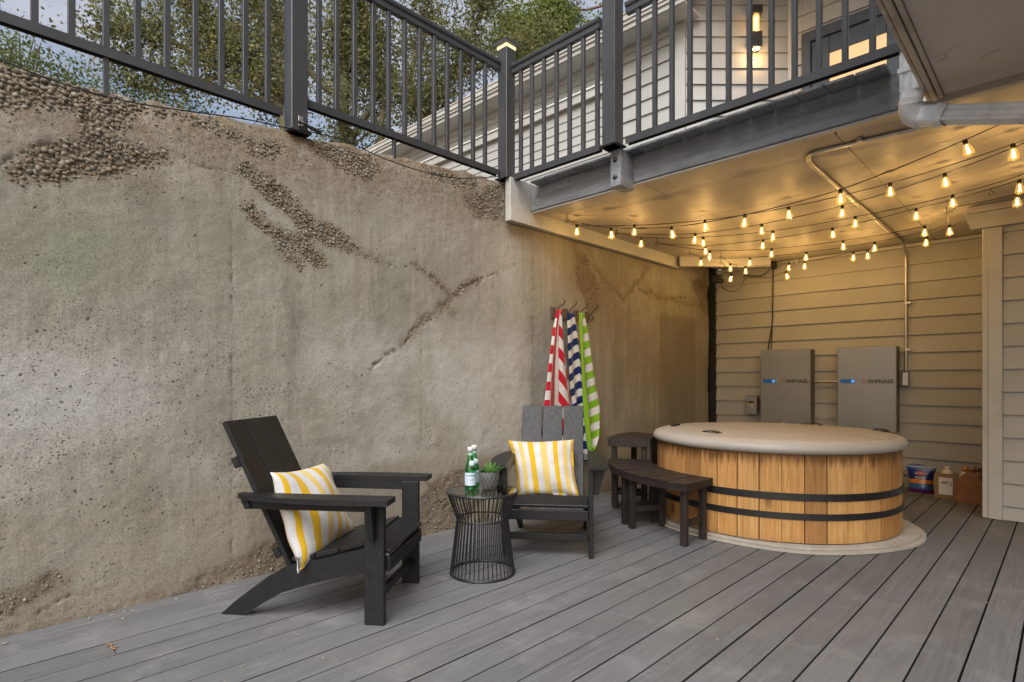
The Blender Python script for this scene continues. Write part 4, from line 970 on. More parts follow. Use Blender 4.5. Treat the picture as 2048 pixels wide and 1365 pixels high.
# ---------------------------------------------------------------- adirondack chairs
def make_chair(label):
    """local x = forward, y = lateral (0 near outer leg face to .57), z up"""
    c = thing('adirondack_chair', label, 'chair', (0, 0, 0), 0, 'black adirondack chairs'); L = MT['lumber']
    for y0 in (0.0, .54):
        m = MB(); m.cbox(-.093, 0, y0, y0 + .03, 0, .556, .003); m.obj('leg', L, c)
    top = [(-.812, .002), (-.735, .070), (-.657, .128), (-.58, .185), (-.508, .227), (-.41, .266), (-.313, .281), (-.192, .315), (-.102, .340), (-.04, .330), (-.004, .298)]
    bot = [(-.004, .235), (-.102, .222), (-.216, .203), (-.361, .164), (-.508, .115), (-.607, .058), (-.689, .0)]
    for y0 in (.032, .514):
        m = MB(); m.prism([(x, z) for (x, z) in top + bot], 1, y0, y0 + .024); m.obj('side_board', L, c)
    m = MB(); m.cbox(-.003, .019, .031, .539, .237, .300, .003); m.obj('apron', L, c)
    m = MB(); m.cbox(-.055, -.03, .031, .539, .100, .141, .003); m.obj('stretcher', L, c)
    # seat slats following the side boards
    S = [(-.455, .262), (-.365, .284), (-.275, .306), (-.185, .332), (-.095, .356), (-.040, .348), (.012, .314)]
    sl = [((-.455, .262), (-.345, .284)), ((-.338, .286), (-.228, .314)), ((-.221, .316), (-.102, .350)), ((-.093, .352), (.016, .314))]
    for (a, b) in sl:
        dx, dz = b[0] - a[0], b[1] - a[1]; Ls = math.hypot(dx, dz); an = math.atan2(dz, dx); m = MB()
        m.cbox(0, Ls, .031, .539, 0, .020, .003, Matrix.Translation((a[0], 0, a[1])) @ Matrix.Rotation(-an, 4, 'Y')); m.obj('seat_slat', L, c)
    # back planks
    an = math.atan2(.32, .65); Lb = math.hypot(.335, .665)
    Mb = Matrix.Translation((-.475, 0, .245)) @ Matrix.Rotation(-an, 4, 'Y')
    for k in range(3):
        y0 = .055 + k * .1555; m = MB(); m.cbox(-.022, 0, y0, y0 + .148, -.02, Lb, .003, Mb); m.obj('back_slat', L, c)
    for h0, y0, y1 in ((.52, .05, .52), (.32, -.01, .58), (.05, .05, .52)):
        m = MB(); m.cbox(-.055, -.023, y0, y1, h0, h0 + .05, .003, Mb); m.obj('back_rail', L, c)
    # arms with curved outer edge, rail under arm, bracket
    for sgn, y in ((-1, 0.0), (1, .57)):
        o_ = [(.045, .026), (.045, -.085), (-.10, -.095), (-.25, -.096), (-.38, -.088), (-.50, -.073), (-.60, -.052), (-.68, -.022), (-.705, .0), (-.70, .026)]
        pts = [(x, (q if sgn < 0 else .57 - q)) for (x, q) in [(x, q if sgn < 0 else q) for (x, q) in o_]]
        m = MB(); m.prism([(x, yy) for (x, yy) in pts], 2, .558, .582); m.obj('arm', L, c)
        yi = .031 if sgn < 0 else .518
        m = MB(); m.prism([(-.69, .557), (-.665, .510), (-.094, .510), (-.094, .557)], 1, .003 if sgn < 0 else .545, .025 if sgn < 0 else .567); m.obj('arm_rail', L, c)
        q0, q1 = (-.002, -.075) if sgn < 0 else (.572, .645); qm = (-.002, -.035) if sgn < 0 else (.572, .605)
        m = MB(); m.prism([(q0, .39), (q0, .557), (q1, .557), (qm[1], .39)], 0, -.060, -.036); m.obj('bracket', L, c)
    for (x, y, z) in [(-.05, -.002, .52), (-.02, -.002, .52), (-.05, -.002, .26), (-.05, -.002, .20), (-.02, -.002, .33)]:
        m = MB(); m.lathe([(.0001, .0), (.006, .0)], 8); q = m.obj('screw', MT['black'], c, (x, y + .001, z)); q.rotation_euler = (PI / 2, 0, 0)
    return c
ch1 = make_chair('black adirondack chair seen from the side, left of the wire table')
ch1.location = (-2.207, 1.43, 0); ch1.rotation_euler = (0, 0, math.atan2(.607, .795))
ch2 = copy_tree(ch1); ch2['label'] = 'black adirondack chair facing the camera, right of the wire table'
# second chair: its lateral axis runs from its far leg back to the near one
ang2 = math.atan2(-.79, .613)
ch2.rotation_euler = (0, 0, ang2); _o = Matrix.Rotation(ang2, 4, 'Z') @ Vector((0, 0, 0))
ch2.location = (-2.106 - .79 * .57, 2.871 - .613 * .57, 0)

# ---------------------------------------------------------------- striped pillows
WHT = (.42, .418, .42); YEL = (.46, .285, .010); PAL = (.47, .35, .12)
def pillow(label, C, normal_out, stops, thick=.085, n=26):
    """C: TL, TR, BR, BL corner points; bulges along the given normal"""
    TL, TR, BR, BL = [Vector(p) for p in C]; N_ = Vector(normal_out).normalized()
    ctr = (TL + TR + BR + BL) / 4; ux = ((TR - TL) + (BR - BL)).normalized()
    vs = []; att = []; rr = random.Random(3)
    for side in (1, -1):
        for i in range(n + 1):
            for j in range(n + 1):
                s_, t_ = i / n, j / n
                # edges bow inwards between the corners
                bow = .075
                si = .5 + (s_ - .5) * (1 - bow * 4 * t_ * (1 - t_)); ti = .5 + (t_ - .5) * (1 - bow * 4 * s_ * (1 - s_))
                p = (TL * (1 - si) + TR * si) * (1 - ti) + (BL * (1 - si) + BR * si) * ti
                e = (4 * s_ * (1 - s_)) ** .55 * (4 * t_ * (1 - t_)) ** .55
                wr = .006 * math.sin(9 * s_ + 5 * t_ * side) * (1 - e) + .004 * math.sin(17 * t_ - 8 * s_) * (1 - e) * 2
                wr += .0045 * math.sin(6.2 * (s_ * 1.3 + t_) + 1.5 * side) * e + .003 * math.sin(13 * s_ - 9 * t_ + side) * e
                p = p + N_ * (side * (thick * e + .003) + wr * (1 if side > 0 else .6))
                vs.append(p - ctr); att.append(s_)
    M_ = (n + 1) ** 2; fs = []
    for side in (0, 1):
        for i in range(n):
            for j in range(n):
                a = side * M_ + i * (n + 1) + j; q = (a, a + 1, a + n + 2, a + n + 1); fs.append(q if side == 0 else q[::-1])
    rim = [i * (n + 1) for i in range(n + 1)] + [n * (n + 1) + j for j in range(1, n + 1)] + [i * (n + 1) + n for i in range(n - 1, -1, -1)] + [j for j in range(n - 1, 0, -1)]
    for a, b in zip(rim, rim[1:] + rim[:1]): fs.append((a, b, b + M_, a + M_))
    m = MB(); m.add(vs, fs, True); me = m.mesh('pillow'); at = me.attributes.new('stripe', 'FLOAT', 'POINT'); at.data.foreach_set('value', np.array(att, dtype=np.float32))
    me.materials.append(m_stripes('pillow_stripes', 0, stops, attr='stripe'))
    return tag(mkobj('pillow', me, None, None, ctr), label, 'pillow', 'yellow striped pillows')
def chair_pt(ch, p): return ch.matrix_basis @ Vector(p)
def seq(first, widths, cols):
    x = first; out = []
    for w_, c_ in zip(widths, cols): out.append((x, c_)); x += w_
    return out
st1 = seq(0, [.03, .05, .10, .10, .12, .09, .10, .09, .10, .08, .07, .07], [WHT, YEL, WHT, YEL, WHT, PAL, WHT, YEL, WHT, PAL, WHT, YEL])
C1 = [chair_pt(ch1, p) for p in [(-.575, .055, .672), (-.495, .455, .662), (-.335, .462, .292), (-.385, -.035, .236)]]
N1 = (ch1.matrix_basis.to_3x3() @ Vector((.86, 0, .42)))
pillow('yellow striped pillow on the left chair, one corner drooping over its side', C1, N1, st1)
_l2 = lambda a, b, z: Vector((-2.106 + .613 * a + .79 * b, 2.871 - .79 * a + .613 * b, z))
C2 = [_l2(-.56, -.600, .668), _l2(-.56, -.124, .682), _l2(-.37, -.088, .308), _l2(-.37, -.512, .300)]
st2 = seq(0, [.055, .075, .075, .075, .09, .10, .105, .10, .075, .075, .075, .055, .05], [YEL, WHT, PAL, WHT, YEL, WHT, PAL, WHT, YEL, WHT, PAL, WHT, YEL])
pillow('yellow striped pillow sitting upright on the chair by the towels', C2, Vector((.613 * .86, -.79 * .86, .42)), st2)

# ---------------------------------------------------------------- wire side table and what stands on it
TC = (-2.421, 2.229); tb = thing('wire_table', 'round black wire side table with glass top between the chairs', 'table', (TC[0], TC[1], 0))
MT['tablewire'] = simple('black_wire_frame', (.012, .012, .013), .38, .2, 20, .05, 100)
for (r, z, q) in [(.184, .007, .007), (.147, .314, .005), (.2045, .468, .0075)]:
    m = MB(); pts = [(r * math.cos(a), r * math.sin(a), z) for a in np.linspace(0, 2 * PI, 57)]; m.tube(pts, q, 6, caps=False); m.obj('ring', MT['tablewire'], tb)
rod = MB(); rod.tube([(.184, 0, .006), (.147, 0, .314), (.203, 0, .466)], .0034, 5); rod_me = rod.mesh('rod'); rod_me.materials.append(MT['tablewire'])
for k in range(44): mkobj('rod', rod_me, None, tb, None, 2 * PI * k / 44)
m = MB(); m.lathe([(.0001, .470), (.199, .470), (.2005, .473), (.199, .476), (.0001, .476)], 56, smooth=False); m.obj('glass_top', m_glass('clear_glass_top', (.84, .86, .85), .05, .02), tb)
def onto(x, y): return (x, y, .4765)
pot = thing('potted_succulent', 'small spiky succulent in a dark lattice pot on the wire table', 'plant', onto(-2.395, 2.255))
MT['pot'] = simple('charcoal_pot', (.05, .05, .054), .6, .2, 20, .2, 90)
m = MB(); m.lathe([(.0001, .0), (.036, .0), (.046, .02), (.055, .06), (.0575, .104), (.0545, .106), (.053, .092), (.0001, .092)], 28); pm = m.obj('pot', MT['pot'], pot)
m = MB()
def potr(z): return np.interp(z, [0, .02, .06, .104], [.036, .046, .055, .0575]) + .0006
for k in range(14):
    for sg in (1, -1):
        pts = []
        for q in range(9):
            z = .004 + q * .0122; a = 2 * PI * k / 14 + sg * q * .115; r = potr(z); pts.append((r * math.cos(a), r * math.sin(a), z))
        m.tube(pts, .00085, 4)
m.obj('lattice', simple('pale_lattice_line', (.22, .215, .20), .7), pm)
def blades(m, n, c, l0, l1, w, spread, seed, cup=.3):
    rr = random.Random(seed)
    for k in range(n):
        a = rr.uniform(0, 2 * PI); sp = spread * math.sqrt(rr.random()); Ln = rr.uniform(l0, l1); d = Vector((math.cos(a) * math.sin(sp), math.sin(a) * math.sin(sp), math.cos(sp)))
        sd_ = Vector((-math.sin(a), math.cos(a), 0)); b0 = Vector(c) + Vector((math.cos(a), math.sin(a), 0)) * .006; up = d.cross(sd_)
        p = []; nseg = 4
        for q in range(nseg + 1):
            t = q / nseg; cen = b0 + d * Ln * t - Vector((0, 0, 1)) * cup * Ln * t * t * math.sin(sp); ww = w * (1 - t) ** .8 * (1 if t > 0 else .7)
            p += [cen - sd_ * ww, cen + up * ww * .35, cen + sd_ * ww]
        fs = []
        for q in range(nseg):
            for r in (0, 1): fs.append((q * 3 + r, q * 3 + r + 1, q * 3 + r + 4, q * 3 + r + 3))
        m.add(p, fs, True)
MT['succ'] = m_leaf('succulent_leaf', (.05, .16, .03), (.16, .36, .08), (.36, .55, .18)); MT['succ2'] = m_leaf('succulent_dark', (.008, .055, .018), (.02, .12, .03), (.05, .20, .05))
m = MB(); blades(m, 90, (.016, .006, .098), .05, .105, .0038, 1.15, 5, .15); blades(m, 30, (.02, -.02, .098), .02, .05, .006, 1.3, 6); m.obj('spiky_leaves', MT['succ'], pot)
m = MB(); blades(m, 34, (-.028, .0, .096), .025, .048, .010, 1.35, 8, .5); blades(m, 22, (-.01, -.034, .096), .018, .036, .009, 1.3, 9, .5); blades(m, 20, (.0, .034, .096), .018, .036, .009, 1.3, 10, .5); m.obj('rosette_leaves', MT['succ2'], pot)
# bottles
MT['green_glass'] = m_glass('green_bottle_glass', (.42, .84, .52), .25, .03); MT['bottle_cap'] = simple('white_cap', (.62, .62, .61), .4, .05, 10, 0, 10)
MT['bottle_label'] = simple('pale_blue_label', (.42, .52, .60), .55, .05, 10, 0, 10); MT['label_text'] = simple('navy_print', (.03, .05, .12), .5, .05, 5, 0, 10)
def bottle(label, x, y):
    b = thing('glass_bottle', label, 'bottle', onto(x, y), 0, 'green water bottles')
    m = MB(); m.lathe([(.0001, .004), (.026, .0), (.0315, .005), (.032, .012), (.032, .118), (.030, .135), (.022, .165), (.0155, .195), (.0135, .225), (.0135, .236)], 24); m.obj('glass', MT['green_glass'], b)
    m = MB(); m.lathe([(.0001, .009), (.028, .008), (.0295, .012), (.0295, .118), (.027, .136), (.0195, .165), (.0135, .19), (.0001, .19)], 20); m.obj('water', m_glass('green_water', (.80, .95, .86), .05, .05), b)
    m = MB(); m.lathe([(.0135, .222), (.0165, .222), (.0165, .246), (.015, .249), (.0001, .249)], 18); m.obj('cap', MT['bottle_cap'], b)
    m = MB(); m.lathe([(.0145, .200), (.0147, .217)], 18); m.obj('neck_band', MT['bottle_label'], b)
    m = MB(); m.lathe([(.0325, .034), (.0325, .106)], 24, arc=(math.radians(-170), math.radians(80))); lb = m.obj('label', MT['bottle_label'], b)
    # round neck medal facing right of camera
    a = math.radians(-20); m = MB(); m.lathe([(.0001, .0015), (.0165, .0015), (.0165, 0)], 18); md = m.obj('neck_medal', MT['bottle_label'], b, (.0255 * math.cos(a), .0265 * math.sin(a), .158)); md.rotation_euler = Euler((0, math.radians(72), a))
    # lettering wrapped round the label
    s_ = 'S.PELLEGRINO'
    for k, chx in enumerate(s_):
        an = math.radians(-78 + k * 8.0); text(chx, .0105, MT['label_text'], lb, (.0331 * math.cos(an), .0331 * math.sin(an), .087), (PI / 2, 0, an + PI / 2), .0002, 'CENTER')
    for k in range(9):
        an = math.radians(-70 + k * 6); m = MB(); m.box(-.0014, .0014, -.0003, .0003, -.0006, .0006); q = m.obj('fine_print', MT['label_text'], lb, (.0331 * math.cos(an), .0331 * math.sin(an), .066)); q.rotation_euler = (0, 0, an + PI / 2)
    m = MB(); m.lathe([(.0001, .0004), (.0035, .0004)], 5); an = math.radians(-18); q = m.obj('red_star', simple('red_print', (.45, .02, .02), .5, .05, 5, 0, 10), lb, (.0331 * math.cos(an), .0331 * math.sin(an), .068)); q.rotation_euler = Euler((0, PI / 2, an))
    return b
bottle('green mineral water bottle with white cap standing in front on the table', -2.448, 2.160)
bottle('green mineral water bottle half hidden behind the other bottle', -2.500, 2.235)
# ---------------------------------------------------------------- coat hooks and towels
MT['hookwood'] = simple('stained_wood_plate', (.085, .055, .038), .6, .3, 20, .3, 80)
MT['hookmetal'] = simple('black_iron_hook', (.016, .015, .014), .4, .2, 20, .1, 100)
hook_lab = ['black coat hook holding the red striped towel', 'black coat hook holding the blue striped towel', 'black coat hook holding the green striped towel', 'empty black coat hook nearest the far corner of the concrete wall']
HY = [3.875, 4.04, 4.205, 4.365]
for k, y in enumerate(HY):
    hk = thing('coat_hook', hook_lab[k], 'hook', (-3.285, y, 1.70), 0, 'coat hooks on the concrete wall')
    m = MB(); m.cbox(0, .016, -.030, .026, -.045, .055, .003); m.obj('plate', MT['hookwood'], hk)
    m = MB(); m.tube(smooth_path([(.03, 0, .0), (.05, .005, .03), (.06, .03, .06), (.075, .06, .085), (.08, .07, .115), (.075, .068, .12)], 5), .0052, 8)
    m.tube(smooth_path([(.03, 0, .0), (.05, .0, -.02), (.075, -.015, -.035), (.10, -.03, -.025), (.108, -.032, .005)], 5), .0052, 8); m.obj('hook', MT['hookmetal'], hk)
def towel(label, col, X0, left, right, zs, stripe, folds, period, amp=.032, hem=None, nz=80, ns=44):
    """left/right: Y of the edges at the heights zs (top to bottom); stripe(s, r, y) gives the cloth stripe coordinate"""
    vs = []; att = []
    z0, z1 = zs[0], zs[-1]
    for i in range(nz + 1):
        t = i / nz; z = z0 + (z1 - z0) * t; yl = np.interp(-z, [-q for q in zs], left); yr = np.interp(-z, [-q for q in zs], right)
        for j in range(ns + 1):
            s_ = j / ns; y = yl + (yr - yl) * s_; A = .004 + amp * min(1, t * 1.6)
            x = X0 + A * math.sin(folds * 2 * PI * s_ + .6 * math.sin(3 * t)) + .25 * A * math.sin(11 * s_ + 7 * t)
            x += .022 * math.sin(PI * s_) * (1 - .4 * t)
            zz = z + (hem(s_) * t ** 4 if hem else 0) - .010 * math.sin(PI * s_) * 0
            y += .004 * math.sin(folds * 4 * PI * s_ + 9 * t) * t
            vs.append((x, y, zz)); att.append(stripe(s_, z0 - z, y - yl))
    fs = [(i * (ns + 1) + j, i * (ns + 1) + j + 1, (i + 1) * (ns + 1) + j + 1, (i + 1) * (ns + 1) + j) for i in range(nz) for j in range(ns)]
    m = MB(); m.add(vs, fs, True); me = m.mesh('towel'); a = me.attributes.new('stripe', 'FLOAT', 'POINT'); a.data.foreach_set('value', np.array(att, dtype=np.float32))
    me.materials.append(m_stripes('towel_stripes', 0, [(0, col), (.5, (.47, .46, .45))], period, cloth=420, attr='stripe', rough=.95))
    o = mkobj('towel', me); md = o.modifiers.new('thickness', 'SOLIDIFY'); md.thickness = .007; md.offset = 0
    return tag(o, label, 'towel', 'striped towels on the coat hooks')
def red_stripe(s, r, y):
    if s < .13: return r
    if s < .36: return .03
    if s < .47: return .11
    return .72 * r + .9 * abs(s - .72) * (.10 + .42 * r) + .03
def blue_stripe(s, r, y): return r + (.60 * y if s < .62 else 0) + (0 if s < .62 else .60 * y * .62 / s - .9 * (y - y * .62 / s))
def green_stripe(s, r, y):
    if s < .16: return .01
    if s < .24: return .10
    return r + (.50 * y if s < .66 else .50 * y * .66 / s + .12 * (y - y * .66 / s))
REDL = [3.795, 3.735, 3.697, 3.651, 3.613, 3.585, 3.62]; REDR = [3.840, 3.872, 3.910, 3.965, 4.025, 4.08, 4.06]; REDZ = [1.715, 1.542, 1.37, 1.11, .871, .5, .30]
GRL = [4.085, 4.090, 4.10, 4.119, 4.141, 4.156, 4.178, 4.205]; GRR = [4.150, 4.216, 4.269, 4.347, 4.418, 4.405, 4.390, 4.300]; GRZ = [1.712, 1.564, 1.384, 1.11, .856, .694, .555, .40]
towel('navy and white striped towel hanging between the red and green towels', (.007, .016, .090), -3.19, [3.955, 3.96, 3.98, 4.02, 4.08, 4.12], [4.055, 4.15, 4.195, 4.235, 4.26, 4.26], [1.70, 1.36, 1.10, .87, .55, .42], blue_stripe, 1.6, .135, amp=.022)
towel('red and white striped towel hanging on the leftmost coat hook', (.36, .005, .020), -3.172, REDL, REDR, REDZ, red_stripe, 1.7, .155, amp=.026)
towel('lime green and white striped towel hanging lowest on the right', (.155, .30, .014), -3.16, GRL, GRR, GRZ, green_stripe, 1.7, .145, amp=.028, hem=lambda s: .10 * abs(s - .35) * 2)

# ---------------------------------------------------------------- wooden hot tub
TX, TY, TR_ = -1.722, 4.725, .88
tub = thing('hot_tub', 'round cedar stave tub with grey vinyl lid and two black bands', 'hot tub', (TX, TY, 0))
NS = 40; wv = PI * TR_ / NS
sm = MB(); seg = 3; R0, R1 = TR_ - .03, TR_; ha = PI / NS - .0034; vs_ = []
for z in (.042, .626):
    for r in (R0, R1):
        for k in range(seg + 1):
            a = -ha + 2 * ha * k / seg; vs_.append((r * math.cos(a), r * math.sin(a), z))
q = seg + 1
fs_ = [tuple(range(q)) + tuple(range(2 * q - 1, q - 1, -1)), tuple(2 * q + i for i in (list(range(q - 1, -1, -1)) + list(range(q, 2 * q))))]
for k in range(seg): fs_ += [(q + k, q + k + 1, 3 * q + k + 1, 3 * q + k), (k + 1, k, 2 * q + k, 2 * q + k + 1)]
fs_ += [(0, q, 3 * q, 2 * q), (q - 1, 3 * q - 1, 4 * q - 1, 2 * q - 1)]
sm.add(vs_, fs_); stave_me = sm.mesh('stave'); stave_me.materials.append(MT['cedar'])
for k in range(NS):
    o = mkobj('stave', stave_me, None, tub, (random.uniform(-.002, .002), random.uniform(-.002, .002), 0), 2 * PI * k / NS + .035)
m = MB(); m.lathe([(TR_ - .034, .045), (TR_ - .034, .62)], 60); m.obj('liner', MT['band'], tub)
for (z0, z1) in ((.318, .366), (.193, .236)):
    m = MB(); m.lathe([(TR_ + .0005, z0), (TR_ + .006, z0), (TR_ + .006, z1), (TR_ + .0005, z1)], 80, smooth=False); m.obj('band', MT['band'], tub)
lid = MB(); lid.lathe([(.0001, .716), (.30, .716), (.60, .713), (.80, .707), (.865, .700), (.897, .686), (.914, .662), (.911, .637), (.893, .621), (.86, .616), (.0001, .616)], 90)
lo = lid.obj('lid', MT['lid'], tub)
m = MB(); m.tube([(.835 * math.cos(a), .835 * math.sin(a), .7035) for a in np.linspace(0, 2 * PI, 91)], .0028, 5, caps=False); m.obj('seam', MT['lid'], lo)
def on_lid(x, y, z=.71): return (x - TX, y - TY, z)
for (x, y, tang) in [(-1.93, 4.13, None), (-2.46, 4.55, None), (-1.645, 5.50, None), (-1.06, 5.22, None)]:
    lx, ly, lz = on_lid(x, y); a = math.atan2(ly, lx) + PI / 2; d = Vector((math.cos(a), math.sin(a), 0)); c0 = Vector((lx, ly, .708)); L_ = .085
    pth = [c0 - d * L_, c0 - d * L_ * .6 + Vector((0, 0, .011)), c0 + Vector((0, 0, .014)), c0 + d * L_ * .6 + Vector((0, 0, .011)), c0 + d * L_]
    m = MB(); rr2 = Vector((math.cos(a + PI / 2), math.sin(a + PI / 2), 0)) * .022; sp = smooth_path(pth, 5); vv_ = []
    for p in sp: vv_ += [p - rr2, p + rr2, p + rr2 + Vector((0, 0, .005)), p - rr2 + Vector((0, 0, .005))]
    n4 = len(sp); ff = [(i * 4 + k, i * 4 + (k + 1) % 4, i * 4 + 4 + (k + 1) % 4, i * 4 + 4 + k) for i in range(n4 - 1) for k in range(4)]
    m.add(vv_, ff); m.obj('handle', MT['band'], lo)
for (x, y) in [(-1.36, 4.06), (-2.27, 4.24), (-.94, 4.74), (-1.9, 5.54), (-2.5, 5.0)]:
    lx, ly, lz = on_lid(x, y); m = MB(); m.lathe([(.0001, .712), (.010, .712), (.012, .706), (.022, .704), (.023, .698)], 14, (lx, ly, 0)); m.obj('valve', MT['steel'], lo)
m = MB(); pts = [(0.965 * math.cos(a) * (1 + .02 * math.sin(3 * a + 1)), 0.955 * math.sin(a) * (1 + .018 * math.sin(5 * a))) for a in np.linspace(0, 2 * PI, 61)[:-1]]
m.prism(pts, 2, .003, .016); pts2 = [(x * .975 - .01, y * .972 + .012) for x, y in pts]; m.prism(pts2, 2, .019, .034)
tag(m.obj('floor_mat', MT['mat'], None, (TX + .035, TY - .005, .0)), 'pale foam mat showing round the foot of the cedar tub', 'mat')

# ---------------------------------------------------------------- curved resin benches round the tub
BC = (-1.735, 4.745)
def bench(name, label, cat, a0, a1, ztop, th, r0, r1, nplank, group=None, legs=.045):
    b = thing(name, label, cat, (BC[0], BC[1], 0), 0, group); R = MT['resin']; w_ = (a1 - a0) / nplank
    for k in range(nplank):
        m = MB(); pa, pb = a0 + k * w_ + .004, a0 + (k + 1) * w_ - .004; seg = 4; pts = [(r1 * math.cos(a), r1 * math.sin(a)) for a in np.linspace(pa, pb, seg)] + [(r0 * math.cos(a), r0 * math.sin(a)) for a in np.linspace(pb, pa, seg)]
        m.prism(pts, 2, ztop - .012, ztop + random.uniform(-.0006, .0006)); m.obj('seat_plank', R, b)
    # frame under the planks
    m = MB(); seg = 10
    for (ra, rb) in ((r1 - .028, r1 - .003), (r0 + .003, r0 + .028)):
        pts = [(rb * math.cos(a), rb * math.sin(a)) for a in np.linspace(a0 + .004, a1 - .004, seg)] + [(ra * math.cos(a), ra * math.sin(a)) for a in np.linspace(a1 - .004, a0 + .004, seg)]
        m.prism(pts, 2, ztop - th, ztop - .0125)
    m.obj('seat_frame', R, b)
    for a in (a0, a1):
        sg = 1 if a == a0 else -1; e = MB(); Mx = Matrix.Rotation(a, 4, 'Z')
        y0, y1 = (.003, .026) if sg > 0 else (-.026, -.003)
        e.cbox(r0 + .03, r1 - .03, y0, y1, ztop - th, ztop - .0125, .002, Mx); e.obj('end_rail', R, b)
        for r in (r0 + .035, r1 - .035 - legs):
            m = MB(); y0, y1 = (.028, .028 + legs) if sg > 0 else (-.028 - legs, -.028)
            m.cbox(r, r + legs, y0, y1, 0, ztop - .014, .006, Mx); m.obj('leg', R, b)
        m = MB(); y0, y1 = (.04, .06) if sg > 0 else (-.06, -.04)
        m.cbox(r0 + .06, r1 - .06, y0, y1, .12, .165, .003, Mx); m.obj('stretcher', R, b)
    return b
rad = math.radians
bench('curved_bench', 'low curved dark brown bench against the front of the tub', 'bench', rad(-122), rad(-92.5), .425, .055, .925, 1.285, 4, 'low curved benches')
bench('curved_bench', 'low curved dark brown bench continuing behind the right chair', 'bench', rad(-153), rad(-123.2), .425, .055, .925, 1.285, 4, 'low curved benches')
st = bench('curved_stool', 'taller rounded dark brown side shelf between tub and wall', 'stool', rad(-181), rad(-152), .604, .075, .935, 1.305, 1)
m = MB(); A_ = np.linspace(rad(-179), rad(-154), 8); m.prism([(.95 * math.cos(a), .95 * math.sin(a)) for a in A_] + [(.935 * math.cos(a), .935 * math.sin(a)) for a in A_[::-1]], 2, .05, .53); m.obj('inner_black_sheet', MT['band'], st)  # thin black curved sheet on the tub side of the stool

# ---------------------------------------------------------------- things on the deck by the back wall
bag = thing('pool_chemical_bag', 'blue and purple pool chemical pouch standing by the tub', 'bag', (-1.05, 6.84, 0), math.radians(8))
def pouch_mat():
    t = NT('printed_pouch'); tc = t.n('ShaderNodeTexCoord'); sx = t.n('ShaderNodeSeparateXYZ'); t.l(tc.outputs['Object'], sx.inputs[0])
    v = t.coord('Object'); f = t.math('ADD', sx.outputs['Z'], t.math('MULTIPLY', t.noise(v, 9, 2), .018))
    col = t.ramp(t.math('MULTIPLY', f, 3.6), [(0, (.11, .012, .13)), (.175, (.025, .10, .28)), (.36, (.55, .20, .02)), (.50, (.008, .022, .16)), (.84, (.03, .09, .26)), (.935, (.45, .50, .55)), (.96, (.02, .06, .18))], 'CONSTANT')
    return t.done(col, .28, t.bump(t.noise(v, 22, 4, .6), .5, .008), spec=.6)
n = 16; vs_ = []
for side in (-1, 1):
    for i in range(n + 1):
        for j in range(n + 1):
            s_, t_ = i / n, j / n; hw = .105 + .018 * t_ ** 3 - .012 * math.sin(PI * t_); e = (4 * s_ * (1 - s_)) ** .6; th = (.062 * (1 - t_) ** .7 * (.35 + .65 * min(1, t_ * 4 + .4)) + .003) * e + .001
            vs_.append(((s_ - .5) * 2 * hw, side * th, .268 * t_ - .012 * t_ * (1 - e) + .012 * math.sin(5 * s_) * t_ ** 4))
M_ = (n + 1) ** 2; fs_ = []
for side in (0, 1):
    for i in range(n):
        for j in range(n):
            a = side * M_ + i * (n + 1) + j; qd = (a, a + n + 1, a + n + 2, a + 1); fs_.append(qd if side == 0 else qd[::-1])
for j in range(n):
    fs_ += [(j, j + 1, M_ + j + 1, M_ + j), (n * (n + 1) + j + 1, n * (n + 1) + j, M_ + n * (n + 1) + j, M_ + n * (n + 1) + j + 1)]
for i in range(n): fs_ += [((i + 1) * (n + 1), i * (n + 1), M_ + i * (n + 1), M_ + (i + 1) * (n + 1))]
m = MB(); m.add(vs_, fs_, True); pc = m.obj('pouch', pouch_mat(), bag)
MT['wprint'] = simple('white_print', (.62, .62, .62), .5, .03, 5, 0, 10); MT['rprint'] = simple('red_badge', (.30, .02, .03), .5, .03, 5, 0, 10)
m = MB(); m.lathe([(.0001, .001), (.036, .001)], 20); q = m.obj('badge', MT['rprint'], pc, (.0, -.047, .192)); q.rotation_euler = (PI / 2 - .25, 0, 0); q.scale = (1.25, .62, 1)
text('CLOROX', .026, MT['wprint'], pc, (.0, -.0535, .184), (PI / 2 - .25, 0, 0), .0004, 'CENTER'); text('POOL', .030, MT['wprint'], pc, (-.008, -.0600, .142), (PI / 2 - .25, 0, 0), .0004, 'CENTER')
MT['card'] = simple('corrugated_cardboard', (.25, .165, .085), .8, .12, 8, .3, 90, .002, stretch=(1, 1, 3), dirt=(.18, .11, .055))
bx = thing('cardboard_box', 'open cardboard box with white shipping label beside the pouch', 'box', (-.835, 6.70, 0), math.radians(4))
for (x0, x1, y0, y1) in [(-.085, .085, -.06, -.056), (-.085, .085, .056, .06), (-.085, -.081, -.0555, .0555), (.081, .085, -.0555, .0555)]:
    m = MB(); m.box(x0, x1, y0, y1, .0, .232); m.obj('side_panel', MT['card'], bx)
m = MB(); m.box(-.08, .08, -.055, .055, .001, .005); m.obj('bottom_panel', MT['card'], bx)
m = MB(); m.box(-.052, .052, -.0615, -.0605, .035, .195); sl_ = m.obj('shipping_label', MT['wprint'], bx)
m = MB()
for k in range(12): m.box(-.034 + k * .0042, -.034 + k * .0042 + (.0026 if k % 3 else .0014), -.0622, -.0616, .135, .160)
for k in range(6): m.box(.030, .044, -.0622, -.0616, .120 + k * .0065, .1235 + k * .0065)
m.obj('barcode', MT['ink'], sl_)
jug = thing('white_jug', 'white plastic jug poking out of the open cardboard box', 'bottle', (-.825, 6.705, .006))
m = MB(); m.lathe([(.0001, 0), (.045, 0), (.048, .01), (.048, .20), (.044, .235), (.026, .255), (.017, .262), (.017, .27)], 20); m.obj('body', simple('white_plastic', (.55, .53, .49), .45, .05, 8, .05, 40), jug)
